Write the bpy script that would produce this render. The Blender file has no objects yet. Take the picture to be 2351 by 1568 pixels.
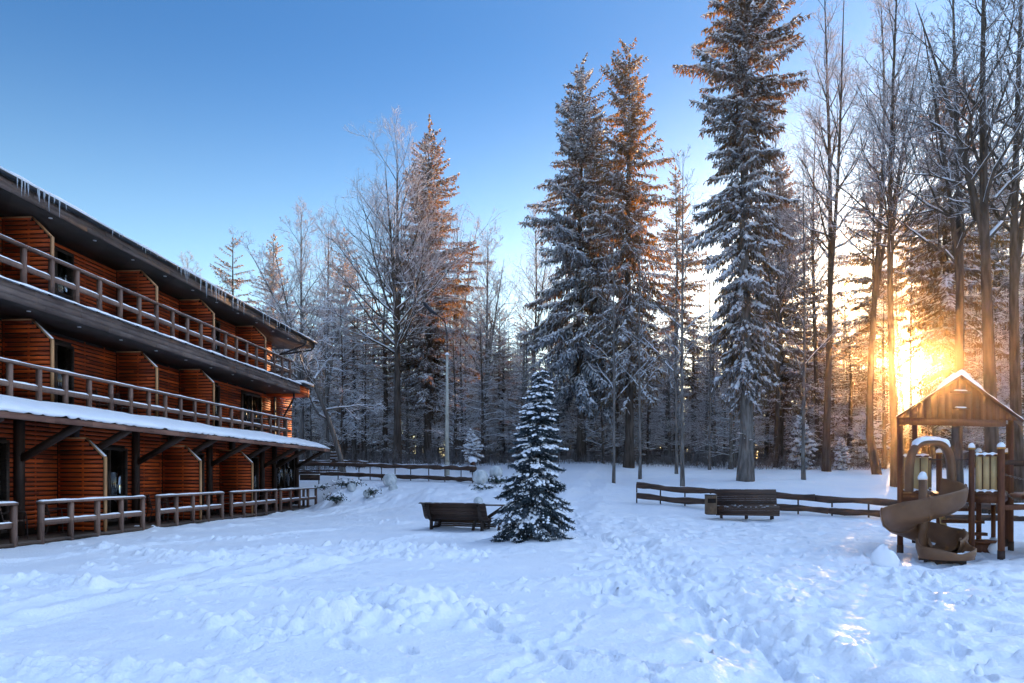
import bpy, math, random
import numpy as np
from mathutils import Vector, Matrix

# ------------------------------------------------------------------ camera, sky, sun, exposure
S = bpy.context.scene
COL = S.collection
FOC, EYE, CX, HY = 1567.0, 1.6, 1175.5, 1092.0      # focal length (px of a 2351 px wide picture), eye height, vanishing row

cam = bpy.data.cameras.new('camera')
cam.lens, cam.sensor_width = 36.0 * FOC / 2351.0, 36.0
cam.shift_y = (HY - 784.0) / 2351.0
cam.clip_start, cam.clip_end = 0.1, 5000.0
cam_o = bpy.data.objects.new('camera', cam)
COL.objects.link(cam_o)
cam_o.location = (0, 0, EYE)
cam_o.rotation_euler = (math.radians(90), 0, 0)
S.camera = cam_o

SUN_AZ, SUN_EL = math.radians(30.4), math.radians(7.6)   # azimuth to the right of straight ahead
SUN_DIR = Vector((math.sin(SUN_AZ) * math.cos(SUN_EL), math.cos(SUN_AZ) * math.cos(SUN_EL), math.sin(SUN_EL)))
W = bpy.data.worlds.new('World')
S.world = W
W.use_nodes = True
nt = W.node_tree
nt.nodes.clear()
N = nt.nodes.new
out = N('ShaderNodeOutputWorld')
bg = N('ShaderNodeBackground')
sky = N('ShaderNodeTexSky')
sky.sky_type = 'NISHITA'
sky.sun_disc = False
sky.sun_elevation = SUN_EL
sky.sun_rotation = SUN_AZ
sky.altitude = 100.0
sky.air_density, sky.dust_density, sky.ozone_density = 1.0, 0.6, 2.2
bg.inputs['Strength'].default_value = 0.15
# the bright aureole of the low sun in the cold air, around the sun's direction
geo = N('ShaderNodeNewGeometry')
def angle_to(direction):
    dot = N('ShaderNodeVectorMath'); dot.operation = 'DOT_PRODUCT'
    dot.inputs[1].default_value = -direction
    nt.links.new(geo.outputs['Incoming'], dot.inputs[0])
    ac = N('ShaderNodeMath'); ac.operation = 'ARCCOSINE'
    nt.links.new(dot.outputs['Value'], ac.inputs[0])
    return ac
acos = angle_to(SUN_DIR)
def lobe(width, strength, color, acos=acos):
    d = N('ShaderNodeMath'); d.operation = 'DIVIDE'; d.inputs[1].default_value = math.radians(width)
    nt.links.new(acos.outputs[0], d.inputs[0])
    p = N('ShaderNodeMath'); p.operation = 'POWER'; p.inputs[1].default_value = 2.0
    nt.links.new(d.outputs[0], p.inputs[0])
    m = N('ShaderNodeMath'); m.operation = 'MULTIPLY'; m.inputs[1].default_value = -1.0
    nt.links.new(p.outputs[0], m.inputs[0])
    e = N('ShaderNodeMath'); e.operation = 'EXPONENT'
    nt.links.new(m.outputs[0], e.inputs[0])
    v = N('ShaderNodeVectorMath'); v.operation = 'SCALE'
    v.inputs[0].default_value = [c * strength for c in color]
    nt.links.new(e.outputs[0], v.inputs['Scale'])
    return v.outputs[0]
# the cold blue of a clear winter sky, deeper up in front of the sun, with extra light added overhead and behind for the snow
tcw = N('ShaderNodeTexCoord'); sxyz = N('ShaderNodeSeparateXYZ'); nt.links.new(tcw.outputs['Generated'], sxyz.inputs[0])
def ramp_(src, a, b_):
    m = N('ShaderNodeMapRange'); m.interpolation_type = 'SMOOTHSTEP'; m.inputs['From Min'].default_value = a; m.inputs['From Max'].default_value = b_
    nt.links.new(src, m.inputs['Value']); return m.outputs['Result']
def mixc(fac, a, b_):
    m = N('ShaderNodeMixRGB'); nt.links.new(fac, m.inputs[0])
    for k, c in ((1, a), (2, b_)):
        if isinstance(c, tuple): m.inputs[k].default_value = (*c, 1)
        else: nt.links.new(c, m.inputs[k])
    return m.outputs[0]
fwd = mixc(ramp_(sxyz.outputs['Z'], 0.03, 0.55), (1.1, 1.1, 1.0), (0.22, 0.41, 0.61))
over = mixc(ramp_(sxyz.outputs['Z'], 0.6, 0.85), fwd, (1.3, 1.12, 1.22))
tint = mixc(ramp_(sxyz.outputs['Y'], 0.05, 0.5), mixc(ramp_(sxyz.outputs['Z'], 0.2, 0.75), (0.9, 0.8, 0.9), (1.3, 1.12, 1.22)), over)
mul = N('ShaderNodeVectorMath'); mul.operation = 'MULTIPLY'
nt.links.new(sky.outputs['Color'], mul.inputs[0]); nt.links.new(tint, mul.inputs[1])
tot = mul.outputs[0]
for wd, st, co in ((1.7, 420.0, (1.0, 0.85, 0.55)), (4.0, 4.0, (1.0, 0.55, 0.18)), (16.0, 1.0, (1.0, 0.86, 0.66))):
    a = N('ShaderNodeVectorMath'); a.operation = 'ADD'
    nt.links.new(tot, a.inputs[0]); nt.links.new(lobe(wd, st, co), a.inputs[1])
    tot = a.outputs[0]
# added bright sky lobe, up right and out of frame, shaping the snow softly
fill_angle = angle_to(Vector((math.sin(math.radians(72)) * math.cos(math.radians(52)), math.cos(math.radians(72)) * math.cos(math.radians(52)), math.sin(math.radians(52)))))
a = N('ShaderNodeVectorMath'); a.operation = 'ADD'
nt.links.new(tot, a.inputs[0]); nt.links.new(lobe(20.0, 9.5, (0.56, 0.75, 1.0), fill_angle), a.inputs[1])
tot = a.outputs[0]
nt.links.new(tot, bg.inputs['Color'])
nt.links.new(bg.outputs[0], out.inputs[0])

sl = bpy.data.lights.new('sun', 'SUN')
sl.energy, sl.angle, sl.color = 4.2, math.radians(0.5), (1.0, 0.6, 0.28)
sun_o = bpy.data.objects.new('sun', sl)
COL.objects.link(sun_o)
sun_o.rotation_euler = SUN_DIR.to_track_quat('Z', 'Y').to_euler()
sun_o.location = (30, 50, 60)

S.view_settings.view_transform = 'Standard'
S.view_settings.look = 'None'
S.view_settings.exposure = 1.8
S.view_settings.gamma = 1.0
cy = S.cycles
cy.use_denoising = True
cy.max_bounces, cy.diffuse_bounces, cy.glossy_bounces = 5, 3, 2
cy.transmission_bounces, cy.transparent_max_bounces, cy.volume_bounces = 3, 6, 0
cy.caustics_reflective = cy.caustics_refractive = False
cy.sample_clamp_indirect = 6.0
cy.use_adaptive_sampling = True
cy.adaptive_threshold = 0.02

def PX(u, Y): return (u - CX) * Y / FOC
def PZ(v, Y): return EYE + (HY - v) * Y / FOC

# ------------------------------------------------------------------ numpy mesh helpers
class MB:
    """Collects vertices and faces (quads / tris / n-gons) for ONE mesh object."""
    def __init__(self):
        self.V, self.F4, self.F3, self.FN, self.n = [], [], [], [], 0
    def add(self, V, F):
        V = np.asarray(V, float).reshape(-1, 3)
        base = self.n
        self.V.append(V); self.n += len(V)
        if isinstance(F, np.ndarray):
            (self.F4 if F.shape[1] == 4 else self.F3).append(F + base)
        else:
            for f in F:
                f = [i + base for i in f]
                if len(f) == 4: self.F4.append(np.array([f]))
                elif len(f) == 3: self.F3.append(np.array([f]))
                else: self.FN.append(f)
        return self
    def box(self, c, s, R=None):
        s = np.array(s, float) / 2
        v = np.array([[x, y, z] for x in (-1, 1) for y in (-1, 1) for z in (-1, 1)], float) * s
        if R is not None: v = v @ np.array(R, float)
        v = v + np.array(c, float)
        return self.add(v, [[0, 1, 3, 2], [4, 6, 7, 5], [0, 4, 5, 1], [2, 3, 7, 6], [0, 2, 6, 4], [1, 5, 7, 3]])
    def box2(self, a, b):
        a, b = np.array(a, float), np.array(b, float)
        return self.box((a + b) / 2, np.abs(b - a))
    def beam(self, p, q, w, h, up=(0, 0, 1)):
        """a squared beam from p to q, w across, h along 'up'"""
        p, q = np.array(p, float), np.array(q, float)
        d = q - p; L = np.linalg.norm(d); d /= L
        x = np.cross(d, np.array(up, float))
        if np.linalg.norm(x) < 1e-6: x = np.cross(d, (0, 1.0, 0))
        x /= np.linalg.norm(x); z = np.cross(x, d)
        return self.box((p + q) / 2, (w, L, h), np.array([x, d, z]))
    def tube(self, pts, rad, n=8, cap=True):
        V, F = tube_data(pts, rad, n, cap)
        return self.add(V, F)
    def prism(self, poly, axis_vec):
        """extrude a planar polygon (list of 3-D points) along axis_vec"""
        P = np.array(poly, float); n = len(P)
        V = np.vstack([P, P + np.array(axis_vec, float)])
        F = [[i, (i + 1) % n, (i + 1) % n + n, i + n] for i in range(n)]
        F += [list(range(n))[::-1], list(range(n, 2 * n))]
        return self.add(V, F)
    def mesh(self, name, mats, smooth=False):
        V = np.vstack(self.V) if self.V else np.zeros((0, 3))
        q = np.vstack(self.F4) if self.F4 else np.zeros((0, 4), int)
        t = np.vstack(self.F3) if self.F3 else np.zeros((0, 3), int)
        if self.FN:
            faces = [list(map(int, f)) for f in q] + [list(map(int, f)) for f in t] + self.FN
            me = bpy.data.meshes.new(name)
            me.from_pydata(V.tolist(), [], faces)
        else:
            me = bpy.data.meshes.new(name)
            me.vertices.add(len(V)); me.vertices.foreach_set('co', V.astype(np.float32).ravel())
            loops = np.concatenate([q.ravel(), t.ravel()]).astype(np.int32)
            me.loops.add(len(loops)); me.loops.foreach_set('vertex_index', loops)
            tot_ = np.concatenate([np.full(len(q), 4), np.full(len(t), 3)]).astype(np.int32)
            st = np.concatenate([[0], np.cumsum(tot_)[:-1]]).astype(np.int32) if len(tot_) else np.zeros(0, np.int32)
            me.polygons.add(len(tot_))
            me.polygons.foreach_set('loop_start', st); me.polygons.foreach_set('loop_total', tot_)
            me.update(calc_edges=True); me.validate()
        if smooth: me.polygons.foreach_set('use_smooth', np.ones(len(me.polygons), bool))
        for m in (mats if isinstance(mats, (list, tuple)) else [mats]): me.materials.append(m)
        return me

def tube_data(pts, rad, n=8, cap=True):
    P = np.array(pts, float); m = len(P)
    R = np.full(m, rad, float) if np.isscalar(rad) else np.array(rad, float)
    T = np.gradient(P, axis=0); T /= np.linalg.norm(T, axis=1)[:, None] + 1e-12
    a = np.cross(T, (0.0, 0.0, 1.0)); bad = np.linalg.norm(a, axis=1) < 0.15
    a[bad] = np.cross(T[bad], (1.0, 0.0, 0.0)); a /= np.linalg.norm(a, axis=1)[:, None]
    for i in range(1, m):
        a[i] = a[i - 1] - T[i] * np.dot(a[i - 1], T[i]); a[i] /= np.linalg.norm(a[i]) + 1e-12
    b = np.cross(T, a)
    th = np.linspace(0, 2 * np.pi, n, endpoint=False)
    V = P[:, None] + R[:, None, None] * (np.cos(th)[None, :, None] * a[:, None] + np.sin(th)[None, :, None] * b[:, None])
    V = V.reshape(-1, 3)
    i = np.arange(m - 1)[:, None] * n; j = np.arange(n)[None]; k = (j + 1) % n
    F = np.stack([i + j, i + k, i + n + k, i + n + j], -1).reshape(-1, 4)
    F = [list(f) for f in F] if cap else F
    if cap: F += [list(range(n))[::-1], [(m - 1) * n + x for x in range(n)]]
    return V, F

def link(name, me, parent=None, loc=None):
    o = bpy.data.objects.new(name, me); COL.objects.link(o)
    if parent is not None: o.parent = parent
    if loc is not None: o.location = loc
    return o
def obj(name, mb, mats, parent=None, smooth=False, loc=None):
    return link(name, mb.mesh(name, mats, smooth), parent, loc)
def tag(o, label=None, cat=None, group=None, kind=None):
    if label: o['label'] = label
    if cat: o['category'] = cat
    if group: o['group'] = group
    if kind: o['kind'] = kind
    return o
def thing(name, label, cat, loc=(0, 0, 0), rz=0.0, group=None):
    o = bpy.data.objects.new(name, None); COL.objects.link(o)
    o.empty_display_size = 0.3
    o.location = loc; o.rotation_euler = (0, 0, rz)
    return tag(o, label, cat, group)
def dup(root, loc, rz=None, sc=None, label=None, group=None):
    r = root.copy(); COL.objects.link(r); r.location = loc
    if rz is not None: r.rotation_euler = (0, 0, rz)
    if sc is not None: r.scale = sc if isinstance(sc, (tuple, list)) else (sc, sc, sc)
    if label: r['label'] = label
    if group: r['group'] = group
    for ch in root.children:
        c = ch.copy(); COL.objects.link(c); c.parent = r
        for g in ch.children:
            d = g.copy(); COL.objects.link(d); d.parent = c
    return r

# ------------------------------------------------------------------ numpy noise
def hash2(ix, iy, s):
    n = (ix.astype(np.int64) * 374761393 + iy.astype(np.int64) * 668265263 + s * 974711) & 0xFFFFFFFF
    n = ((n ^ (n >> 13)) * 1274126177) & 0xFFFFFFFF
    n = n ^ (n >> 16)
    return (n & 0xFFFFFF) / float(0xFFFFFF)
def vnoise(x, y, s=0):
    ix, iy = np.floor(x), np.floor(y); fx, fy = x - ix, y - iy
    fx, fy = fx * fx * fx * (fx * (fx * 6 - 15) + 10), fy * fy * fy * (fy * (fy * 6 - 15) + 10)
    a, b = hash2(ix, iy, s), hash2(ix + 1, iy, s); c, d = hash2(ix, iy + 1, s), hash2(ix + 1, iy + 1, s)
    return (a * (1 - fx) + b * fx) * (1 - fy) + (c * (1 - fx) + d * fx) * fy - 0.5
def fbm(x, y, s=0, o=4, g=0.5):
    r, a = 0, 1.0
    for k in range(o):
        r = r + a * vnoise(x * 2 ** k + 17.3 * k, y * 2 ** k - 9.1 * k, s + k); a *= g
    return r

# ------------------------------------------------------------------ materials (procedural)
MATS = {}
def mat(name, c1, c2=None, scale=(4, 4, 4), rough=0.7, bump=0.0, bscale=30.0, detail=4.0, ramp=(0.35, 0.65), metal=0.0, spec=0.3, transl=None, frost=None):
    m = bpy.data.materials.new(name); m.use_nodes = True
    t = m.node_tree; n = t.nodes; b = n['Principled BSDF']
    b.inputs['Base Color'].default_value = (*c1, 1); b.inputs['Roughness'].default_value = rough
    b.inputs['Metallic'].default_value = metal; b.inputs['Specular IOR Level'].default_value = spec
    tc = n.new('ShaderNodeTexCoord')
    if c2 is not None:
        mp = n.new('ShaderNodeMapping'); mp.inputs['Scale'].default_value = scale
        t.links.new(tc.outputs['Object'], mp.inputs[0])
        nz = n.new('ShaderNodeTexNoise'); nz.inputs['Scale'].default_value = 1.0; nz.inputs['Detail'].default_value = detail
        t.links.new(mp.outputs[0], nz.inputs['Vector'])
        cr = n.new('ShaderNodeValToRGB')
        cr.color_ramp.elements[0].position, cr.color_ramp.elements[1].position = ramp
        cr.color_ramp.elements[0].color, cr.color_ramp.elements[1].color = (*c1, 1), (*c2, 1)
        t.links.new(nz.outputs['Fac'], cr.inputs[0]); t.links.new(cr.outputs[0], b.inputs['Base Color'])
    if frost:                                               # rime and snow dust on whatever faces up
        fc, lo, hi, amt = frost
        ge = n.new('ShaderNodeNewGeometry'); sz = n.new('ShaderNodeSeparateXYZ'); t.links.new(ge.outputs['Normal'], sz.inputs[0])
        fz = n.new('ShaderNodeTexNoise'); fz.inputs['Scale'].default_value = 2.5; t.links.new(tc.outputs['Object'], fz.inputs['Vector'])
        ad = n.new('ShaderNodeMath'); ad.operation = 'MULTIPLY_ADD'; ad.inputs[1].default_value = 1.2; t.links.new(fz.outputs['Fac'], ad.inputs[0]); t.links.new(sz.outputs['Z'], ad.inputs[2])
        mr = n.new('ShaderNodeMapRange'); mr.inputs['From Min'].default_value = lo + 0.6; mr.inputs['From Max'].default_value = hi + 0.6; mr.inputs['To Max'].default_value = amt; t.links.new(ad.outputs[0], mr.inputs['Value'])
        mf = n.new('ShaderNodeMixRGB'); t.links.new(mr.outputs[0], mf.inputs[0]); mf.inputs[2].default_value = (*fc, 1)
        if c2 is not None: t.links.new(cr.outputs[0], mf.inputs[1])
        else: mf.inputs[1].default_value = (*c1, 1)
        t.links.new(mf.outputs[0], b.inputs['Base Color'])
    if bump:
        nb = n.new('ShaderNodeTexNoise'); nb.inputs['Scale'].default_value = bscale; nb.inputs['Detail'].default_value = 4.0
        t.links.new(tc.outputs['Object'], nb.inputs['Vector'])
        bp = n.new('ShaderNodeBump'); bp.inputs['Strength'].default_value = bump; bp.inputs['Distance'].default_value = 0.02
        t.links.new(nb.outputs['Fac'], bp.inputs['Height']); t.links.new(bp.outputs[0], b.inputs['Normal'])
    if transl:
        col, fac = transl
        tr = n.new('ShaderNodeBsdfTranslucent'); tr.inputs['Color'].default_value = (*col, 1)
        mx = n.new('ShaderNodeMixShader'); mx.inputs[0].default_value = fac
        t.links.new(b.outputs[0], mx.inputs[1]); t.links.new(tr.outputs[0], mx.inputs[2])
        t.links.new(mx.outputs[0], n['Material Output'].inputs[0])
    MATS[name] = m
    return m

def wood(name, c1, c2, pitch=0.12, board=2.6, axis='Y', vary=0.5, rough=0.6, knots=True, spec=0.25):
    """boards: a tone of its own for each board, grain along it, dark knots"""
    m = bpy.data.materials.new(name); m.use_nodes = True
    t = m.node_tree; n = t.nodes; L = t.links.new; b = n['Principled BSDF']
    b.inputs['Roughness'].default_value = rough; b.inputs['Specular IOR Level'].default_value = spec
    tc = n.new('ShaderNodeTexCoord'); sp = n.new('ShaderNodeSeparateXYZ'); L(tc.outputs['Object'], sp.inputs[0])
    def math_(op, a, v=None):
        q = n.new('ShaderNodeMath'); q.operation = op
        if hasattr(a, 'links') or hasattr(a, 'is_linked'): L(a, q.inputs[0])
        else: q.inputs[0].default_value = a
        if v is not None:
            if hasattr(v, 'is_linked'): L(v, q.inputs[1])
            else: q.inputs[1].default_value = v
        return q.outputs[0]
    zr = math_('FLOOR', math_('DIVIDE', sp.outputs['Z'], pitch))
    al = math_('ADD', sp.outputs['Y'], sp.outputs['X'])
    off = math_('MULTIPLY', math_('SINE', math_('MULTIPLY', zr, 12.9898)), 7.0)
    br = math_('FLOOR', math_('DIVIDE', math_('ADD', al, off), board))
    cb = n.new('ShaderNodeCombineXYZ'); L(zr, cb.inputs[0]); L(br, cb.inputs[1])
    wn = n.new('ShaderNodeTexWhiteNoise'); wn.noise_dimensions = '2D'; L(cb.outputs[0], wn.inputs['Vector'])
    mp = n.new('ShaderNodeMapping')
    mp.inputs['Scale'].default_value = {'Y': (2.5, 2.5, 40), 'Z': (40, 40, 2.5)}[axis]
    L(tc.outputs['Object'], mp.inputs[0])
    nz = n.new('ShaderNodeTexNoise'); nz.inputs['Scale'].default_value = 1.0; nz.inputs['Detail'].default_value = 5; L(mp.outputs[0], nz.inputs['Vector'])
    f = math_('ADD', math_('MULTIPLY', wn.outputs['Value'], vary), math_('MULTIPLY', nz.outputs['Fac'], 1.0 - vary * 0.5))
    cr = n.new('ShaderNodeValToRGB'); cr.color_ramp.elements[0].position, cr.color_ramp.elements[1].position = 0.3, 1.0
    cr.color_ramp.elements[0].color, cr.color_ramp.elements[1].color = (*c1, 1), (*c2, 1)
    L(f, cr.inputs[0]); colr = cr.outputs[0]
    if knots:
        vo = n.new('ShaderNodeTexVoronoi'); vo.inputs['Scale'].default_value = 2.2
        mk = n.new('ShaderNodeMapping'); mk.inputs['Scale'].default_value = (1, 1, 2.0); L(tc.outputs['Object'], mk.inputs[0]); L(mk.outputs[0], vo.inputs['Vector'])
        kr = n.new('ShaderNodeValToRGB'); kr.color_ramp.elements[0].position, kr.color_ramp.elements[1].position = 0.03, 0.1
        kr.color_ramp.elements[0].color, kr.color_ramp.elements[1].color = (0.35, 0.3, 0.28, 1), (1, 1, 1, 1)
        L(vo.outputs['Distance'], kr.inputs[0])
        mu = n.new('ShaderNodeMixRGB'); mu.blend_type = 'MULTIPLY'; mu.inputs[0].default_value = 0.8
        L(colr, mu.inputs[1]); L(kr.outputs[0], mu.inputs[2]); colr = mu.outputs[0]
    st = n.new('ShaderNodeTexNoise'); st.inputs['Scale'].default_value = 0.9; st.inputs['Detail'].default_value = 5.0; L(tc.outputs['Object'], st.inputs['Vector'])
    sr = n.new('ShaderNodeValToRGB'); sr.color_ramp.elements[0].position, sr.color_ramp.elements[1].position = 0.36, 0.6
    sr.color_ramp.elements[0].color, sr.color_ramp.elements[1].color = (0.55, 0.5, 0.5, 1), (1.06, 1.04, 1.0, 1); L(st.outputs['Fac'], sr.inputs[0])
    ms = n.new('ShaderNodeMixRGB'); ms.blend_type = 'MULTIPLY'; ms.inputs[0].default_value = 0.75; L(colr, ms.inputs[1]); L(sr.outputs[0], ms.inputs[2]); colr = ms.outputs[0]
    L(colr, b.inputs['Base Color'])
    bp = n.new('ShaderNodeBump'); bp.inputs['Strength'].default_value = 0.25; bp.inputs['Distance'].default_value = 0.01
    L(nz.outputs['Fac'], bp.inputs['Height']); L(bp.outputs[0], b.inputs['Normal'])
    MATS[name] = m
    return m

M_snow = mat('snow', (0.84, 0.87, 0.92), (0.9, 0.91, 0.93), (3, 3, 3), 0.55, 0.35, 60.0, spec=0.35)
M_gsnow = mat('ground_snow', (0.84, 0.87, 0.92), (0.9, 0.91, 0.93), (0.8, 0.8, 0.8), 0.5, 0.8, 26.0, spec=0.35)
M_tsnow = mat('tree_snow', (0.82, 0.85, 0.9), (0.88, 0.89, 0.92), (1, 1, 1), 0.6, 0.0, spec=0.2, transl=((0.9, 0.8, 0.65), 0.12))
M_frost = mat('frosted_twigs', (0.36, 0.38, 0.42), (0.78, 0.81, 0.87), (2.2, 2.2, 2.2), 0.7, spec=0.2, transl=((0.95, 0.62, 0.34), 0.25))
M_twig = mat('twigs', (0.07, 0.06, 0.055), (0.26, 0.26, 0.27), (3, 3, 3), 0.8, spec=0.1, transl=((0.5, 0.25, 0.1), 0.12))
M_needle = mat('spruce_needles', (0.014, 0.022, 0.024), (0.06, 0.075, 0.08), (1.6, 1.6, 1.6), 0.7, spec=0.15, transl=((0.9, 0.4, 0.06), 0.13), frost=((0.5, 0.56, 0.64), 0.0, 0.72, 0.72))
M_cneedle = mat('cool_spruce_needles', (0.02, 0.03, 0.034), (0.09, 0.11, 0.12), (1.6, 1.6, 1.6), 0.7, spec=0.15, transl=((0.8, 0.38, 0.08), 0.06), frost=((0.55, 0.62, 0.7), -0.05, 0.65, 0.8))
M_wneedle = mat('warm_spruce_needles', (0.02, 0.026, 0.022), (0.08, 0.09, 0.08), (1.6, 1.6, 1.6), 0.7, spec=0.15, transl=((0.95, 0.42, 0.06), 0.15), frost=((0.5, 0.55, 0.62), 0.05, 0.75, 0.65))
M_fneedle = mat('frosted_needles', (0.07, 0.085, 0.095), (0.24, 0.27, 0.3), (1.3, 1.3, 1.3), 0.7, spec=0.15, transl=((0.8, 0.42, 0.1), 0.2), frost=((0.6, 0.65, 0.72), -0.1, 0.6, 0.8))
M_bark = mat('bark', (0.035, 0.028, 0.024), (0.1, 0.082, 0.07), (9, 9, 1.4), 0.9, 0.6, 22.0, spec=0.1)
M_gbark = mat('grey_bark', (0.07, 0.063, 0.06), (0.2, 0.185, 0.17), (8, 8, 1.6), 0.9, 0.4, 22.0, spec=0.1)
M_siding = wood('larch_siding', (0.13, 0.016, 0.004), (0.74, 0.118, 0.016), 0.12, 2.6, 'Y')
M_trim = wood('light_trim', (0.42, 0.2, 0.08), (0.62, 0.36, 0.18), 0.5, 3.0, 'Z', 0.3)
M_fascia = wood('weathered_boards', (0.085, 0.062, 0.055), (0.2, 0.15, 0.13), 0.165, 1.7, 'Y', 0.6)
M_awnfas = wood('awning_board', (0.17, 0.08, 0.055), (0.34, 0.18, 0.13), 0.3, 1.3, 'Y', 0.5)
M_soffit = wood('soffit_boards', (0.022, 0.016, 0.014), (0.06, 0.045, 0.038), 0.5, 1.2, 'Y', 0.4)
M_rail = wood('rail_timber', (0.13, 0.075, 0.055), (0.27, 0.17, 0.13), 0.5, 2.0, 'Z', 0.4)
M_dark = wood('dark_timber', (0.028, 0.017, 0.013), (0.075, 0.045, 0.034), 0.5, 2.0, 'Z', 0.4)
M_backing = mat('dark_backing', (0.012, 0.009, 0.008), (0.03, 0.02, 0.015), (2, 2, 2), 0.9)
M_deck = wood('deck_boards', (0.05, 0.034, 0.026), (0.12, 0.08, 0.06), 0.4, 1.5, 'Y', 0.5)
M_frame = mat('window_frame', (0.03, 0.02, 0.016), (0.06, 0.04, 0.03), (4, 4, 20), 0.5)
M_gutter = mat('gutter_metal', (0.02, 0.022, 0.028), (0.04, 0.042, 0.05), (3, 3, 3), 0.35, metal=0.6)
M_white = mat('white_plastic', (0.75, 0.75, 0.74), None, rough=0.4)
M_curtain = mat('curtain', (0.55, 0.58, 0.64), (0.85, 0.87, 0.9), (1, 26, 0.6), 0.8)
M_log = mat('log_wood', (0.03, 0.018, 0.013), (0.1, 0.058, 0.042), (2, 2, 14), 0.75, 0.5, 18.0)
M_iron = mat('rusty_iron', (0.025, 0.017, 0.014), (0.06, 0.036, 0.028), (9, 9, 9), 0.7)
M_bench = wood('bench_slats', (0.035, 0.02, 0.014), (0.1, 0.062, 0.046), 0.07, 5.0, 'Y', 0.5, rough=0.4)
M_bframe = mat('bench_frame', (0.02, 0.013, 0.01), (0.05, 0.034, 0.028), (6, 6, 6), 0.6)
M_bin = wood('bin_slats', (0.12, 0.075, 0.045), (0.24, 0.16, 0.1), 3.0, 0.05, 'Z', 0.5)
M_concrete = mat('concrete', (0.32, 0.31, 0.26), (0.48, 0.46, 0.4), (3, 3, 2), 0.85, 0.2, 40.0)
M_globe = mat('frosted_globe', (0.42, 0.46, 0.46), (0.66, 0.68, 0.68), (7, 7, 5), 0.6, 0.5, 60.0)
M_slide = mat('slide_plastic', (0.13, 0.062, 0.03), (0.18, 0.092, 0.047), (3, 3, 3), 0.45, 0.1, 50.0)
M_panel = mat('play_panel', (0.42, 0.28, 0.13), (0.52, 0.36, 0.17), (2, 2, 2), 0.55)
M_gable = wood('gable_boards', (0.16, 0.062, 0.028), (0.28, 0.12, 0.055), 9.0, 0.16, 'Z', 0.5)
M_post = wood('play_posts', (0.08, 0.027, 0.013), (0.19, 0.07, 0.034), 9.0, 3.0, 'Z', 0.3)
M_yellow = mat('yellow_cap', (0.35, 0.18, 0.03), None, rough=0.5)
M_chain = mat('chain_metal', (0.1, 0.09, 0.085), None, rough=0.4, metal=0.8)
M_leaf = mat('evergreen_leaves', (0.012, 0.03, 0.022), (0.04, 0.07, 0.05), (8, 8, 8), 0.6)
M_ice = bpy.data.materials.new('ice'); M_ice.use_nodes = True
_b = M_ice.node_tree.nodes['Principled BSDF']
_b.inputs['Base Color'].default_value = (0.82, 0.9, 0.97, 1); _b.inputs['Roughness'].default_value = 0.12; _b.inputs['Transmission Weight'].default_value = 0.45; _b.inputs['IOR'].default_value = 1.31
M_glass = bpy.data.materials.new('window_glass'); M_glass.use_nodes = True
_t = M_glass.node_tree; _t.nodes.remove(_t.nodes['Principled BSDF'])
_f = _t.nodes.new('ShaderNodeFresnel'); _f.inputs[0].default_value = 1.7
_g = _t.nodes.new('ShaderNodeBsdfGlossy'); _g.inputs['Roughness'].default_value = 0.03; _g.inputs['Color'].default_value = (0.9, 0.9, 0.9, 1)
_r = _t.nodes.new('ShaderNodeBsdfTransparent'); _r.inputs['Color'].default_value = (0.75, 0.78, 0.8, 1)
_x = _t.nodes.new('ShaderNodeMixShader'); _t.links.new(_f.outputs[0], _x.inputs[0]); _t.links.new(_r.outputs[0], _x.inputs[1]); _t.links.new(_g.outputs[0], _x.inputs[2])
_t.links.new(_x.outputs[0], _t.nodes['Material Output'].inputs[0])
# ------------------------------------------------------------------ snowy ground, one sheet
_YT = np.array([0, 12, 20, 24, 26, 28, 30, 31.5, 33, 35, 38, 45, 60, 90, 160, 400, 3000.])
_COLS = [(-0.300, [0, 0, 0, 0, 0, 0, 0, 0, 0.02, 0.1, 0.9, 1.8, 2.6, 3.6, 5.5, 9, 20]),
         (-0.240, [0, 0, 0, 0.02, 0.05, 0.12, 0.52, 0.85, 1.06, 1.25, 1.5, 2.2, 2.8, 3.8, 5.5, 9, 20]),
         (-0.073, [0, 0, 0.02, 0.1, 0.28, 0.55, 0.85, 1.05, 1.2, 1.4, 1.65, 2.35, 2.9, 3.8, 5.5, 9, 20]),
         (0.111, [0, 0, 0.05, 0.33, 0.5, 0.7, 0.93, 1.1, 1.28, 1.52, 1.85, 2.5, 3.0, 3.8, 5.5, 9, 20]),
         (0.190, [0, 0, 0.03, 0.22, 0.42, 0.62, 0.83, 0.98, 1.12, 1.35, 1.6, 2.3, 2.8, 3.6, 5.5, 9, 20]),
         (0.347, [0, 0, 0.0, 0.06, 0.2, 0.45, 0.72, 0.9, 1.08, 1.3, 1.55, 2.1, 2.6, 3.4, 5.5, 9, 20]),
         (0.590, [0, 0, 0.0, 0.05, 0.15, 0.4, 0.7, 0.88, 1.05, 1.25, 1.5, 2.1, 2.6, 3.4, 5.5, 9, 20])]
def gz(X, Y):
    X, Y = np.asarray(X, float), np.asarray(Y, float)
    Yc = np.maximum(Y, 0.0)
    r = np.clip(X / np.maximum(Y, 6.0), -0.30, 0.59)
    rs = np.array([c[0] for c in _COLS])
    Z = np.stack([np.interp(Yc, _YT, c[1]) for c in _COLS], 0)
    k = np.clip(np.searchsorted(rs, r) - 1, 0, len(rs) - 2)
    f = (r - rs[k]) / (rs[k + 1] - rs[k]); f = f * f * (3 - 2 * f)
    kk = k[None]
    a = np.take_along_axis(Z, kk, 0)[0] if Z.ndim > 1 else Z[k]
    b = np.take_along_axis(Z, kk + 1, 0)[0] if Z.ndim > 1 else Z[k + 1]
    return a * (1 - f) + b * f
def gz1(x, y): return float(gz(np.array([x]), np.array([y]))[0])
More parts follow.
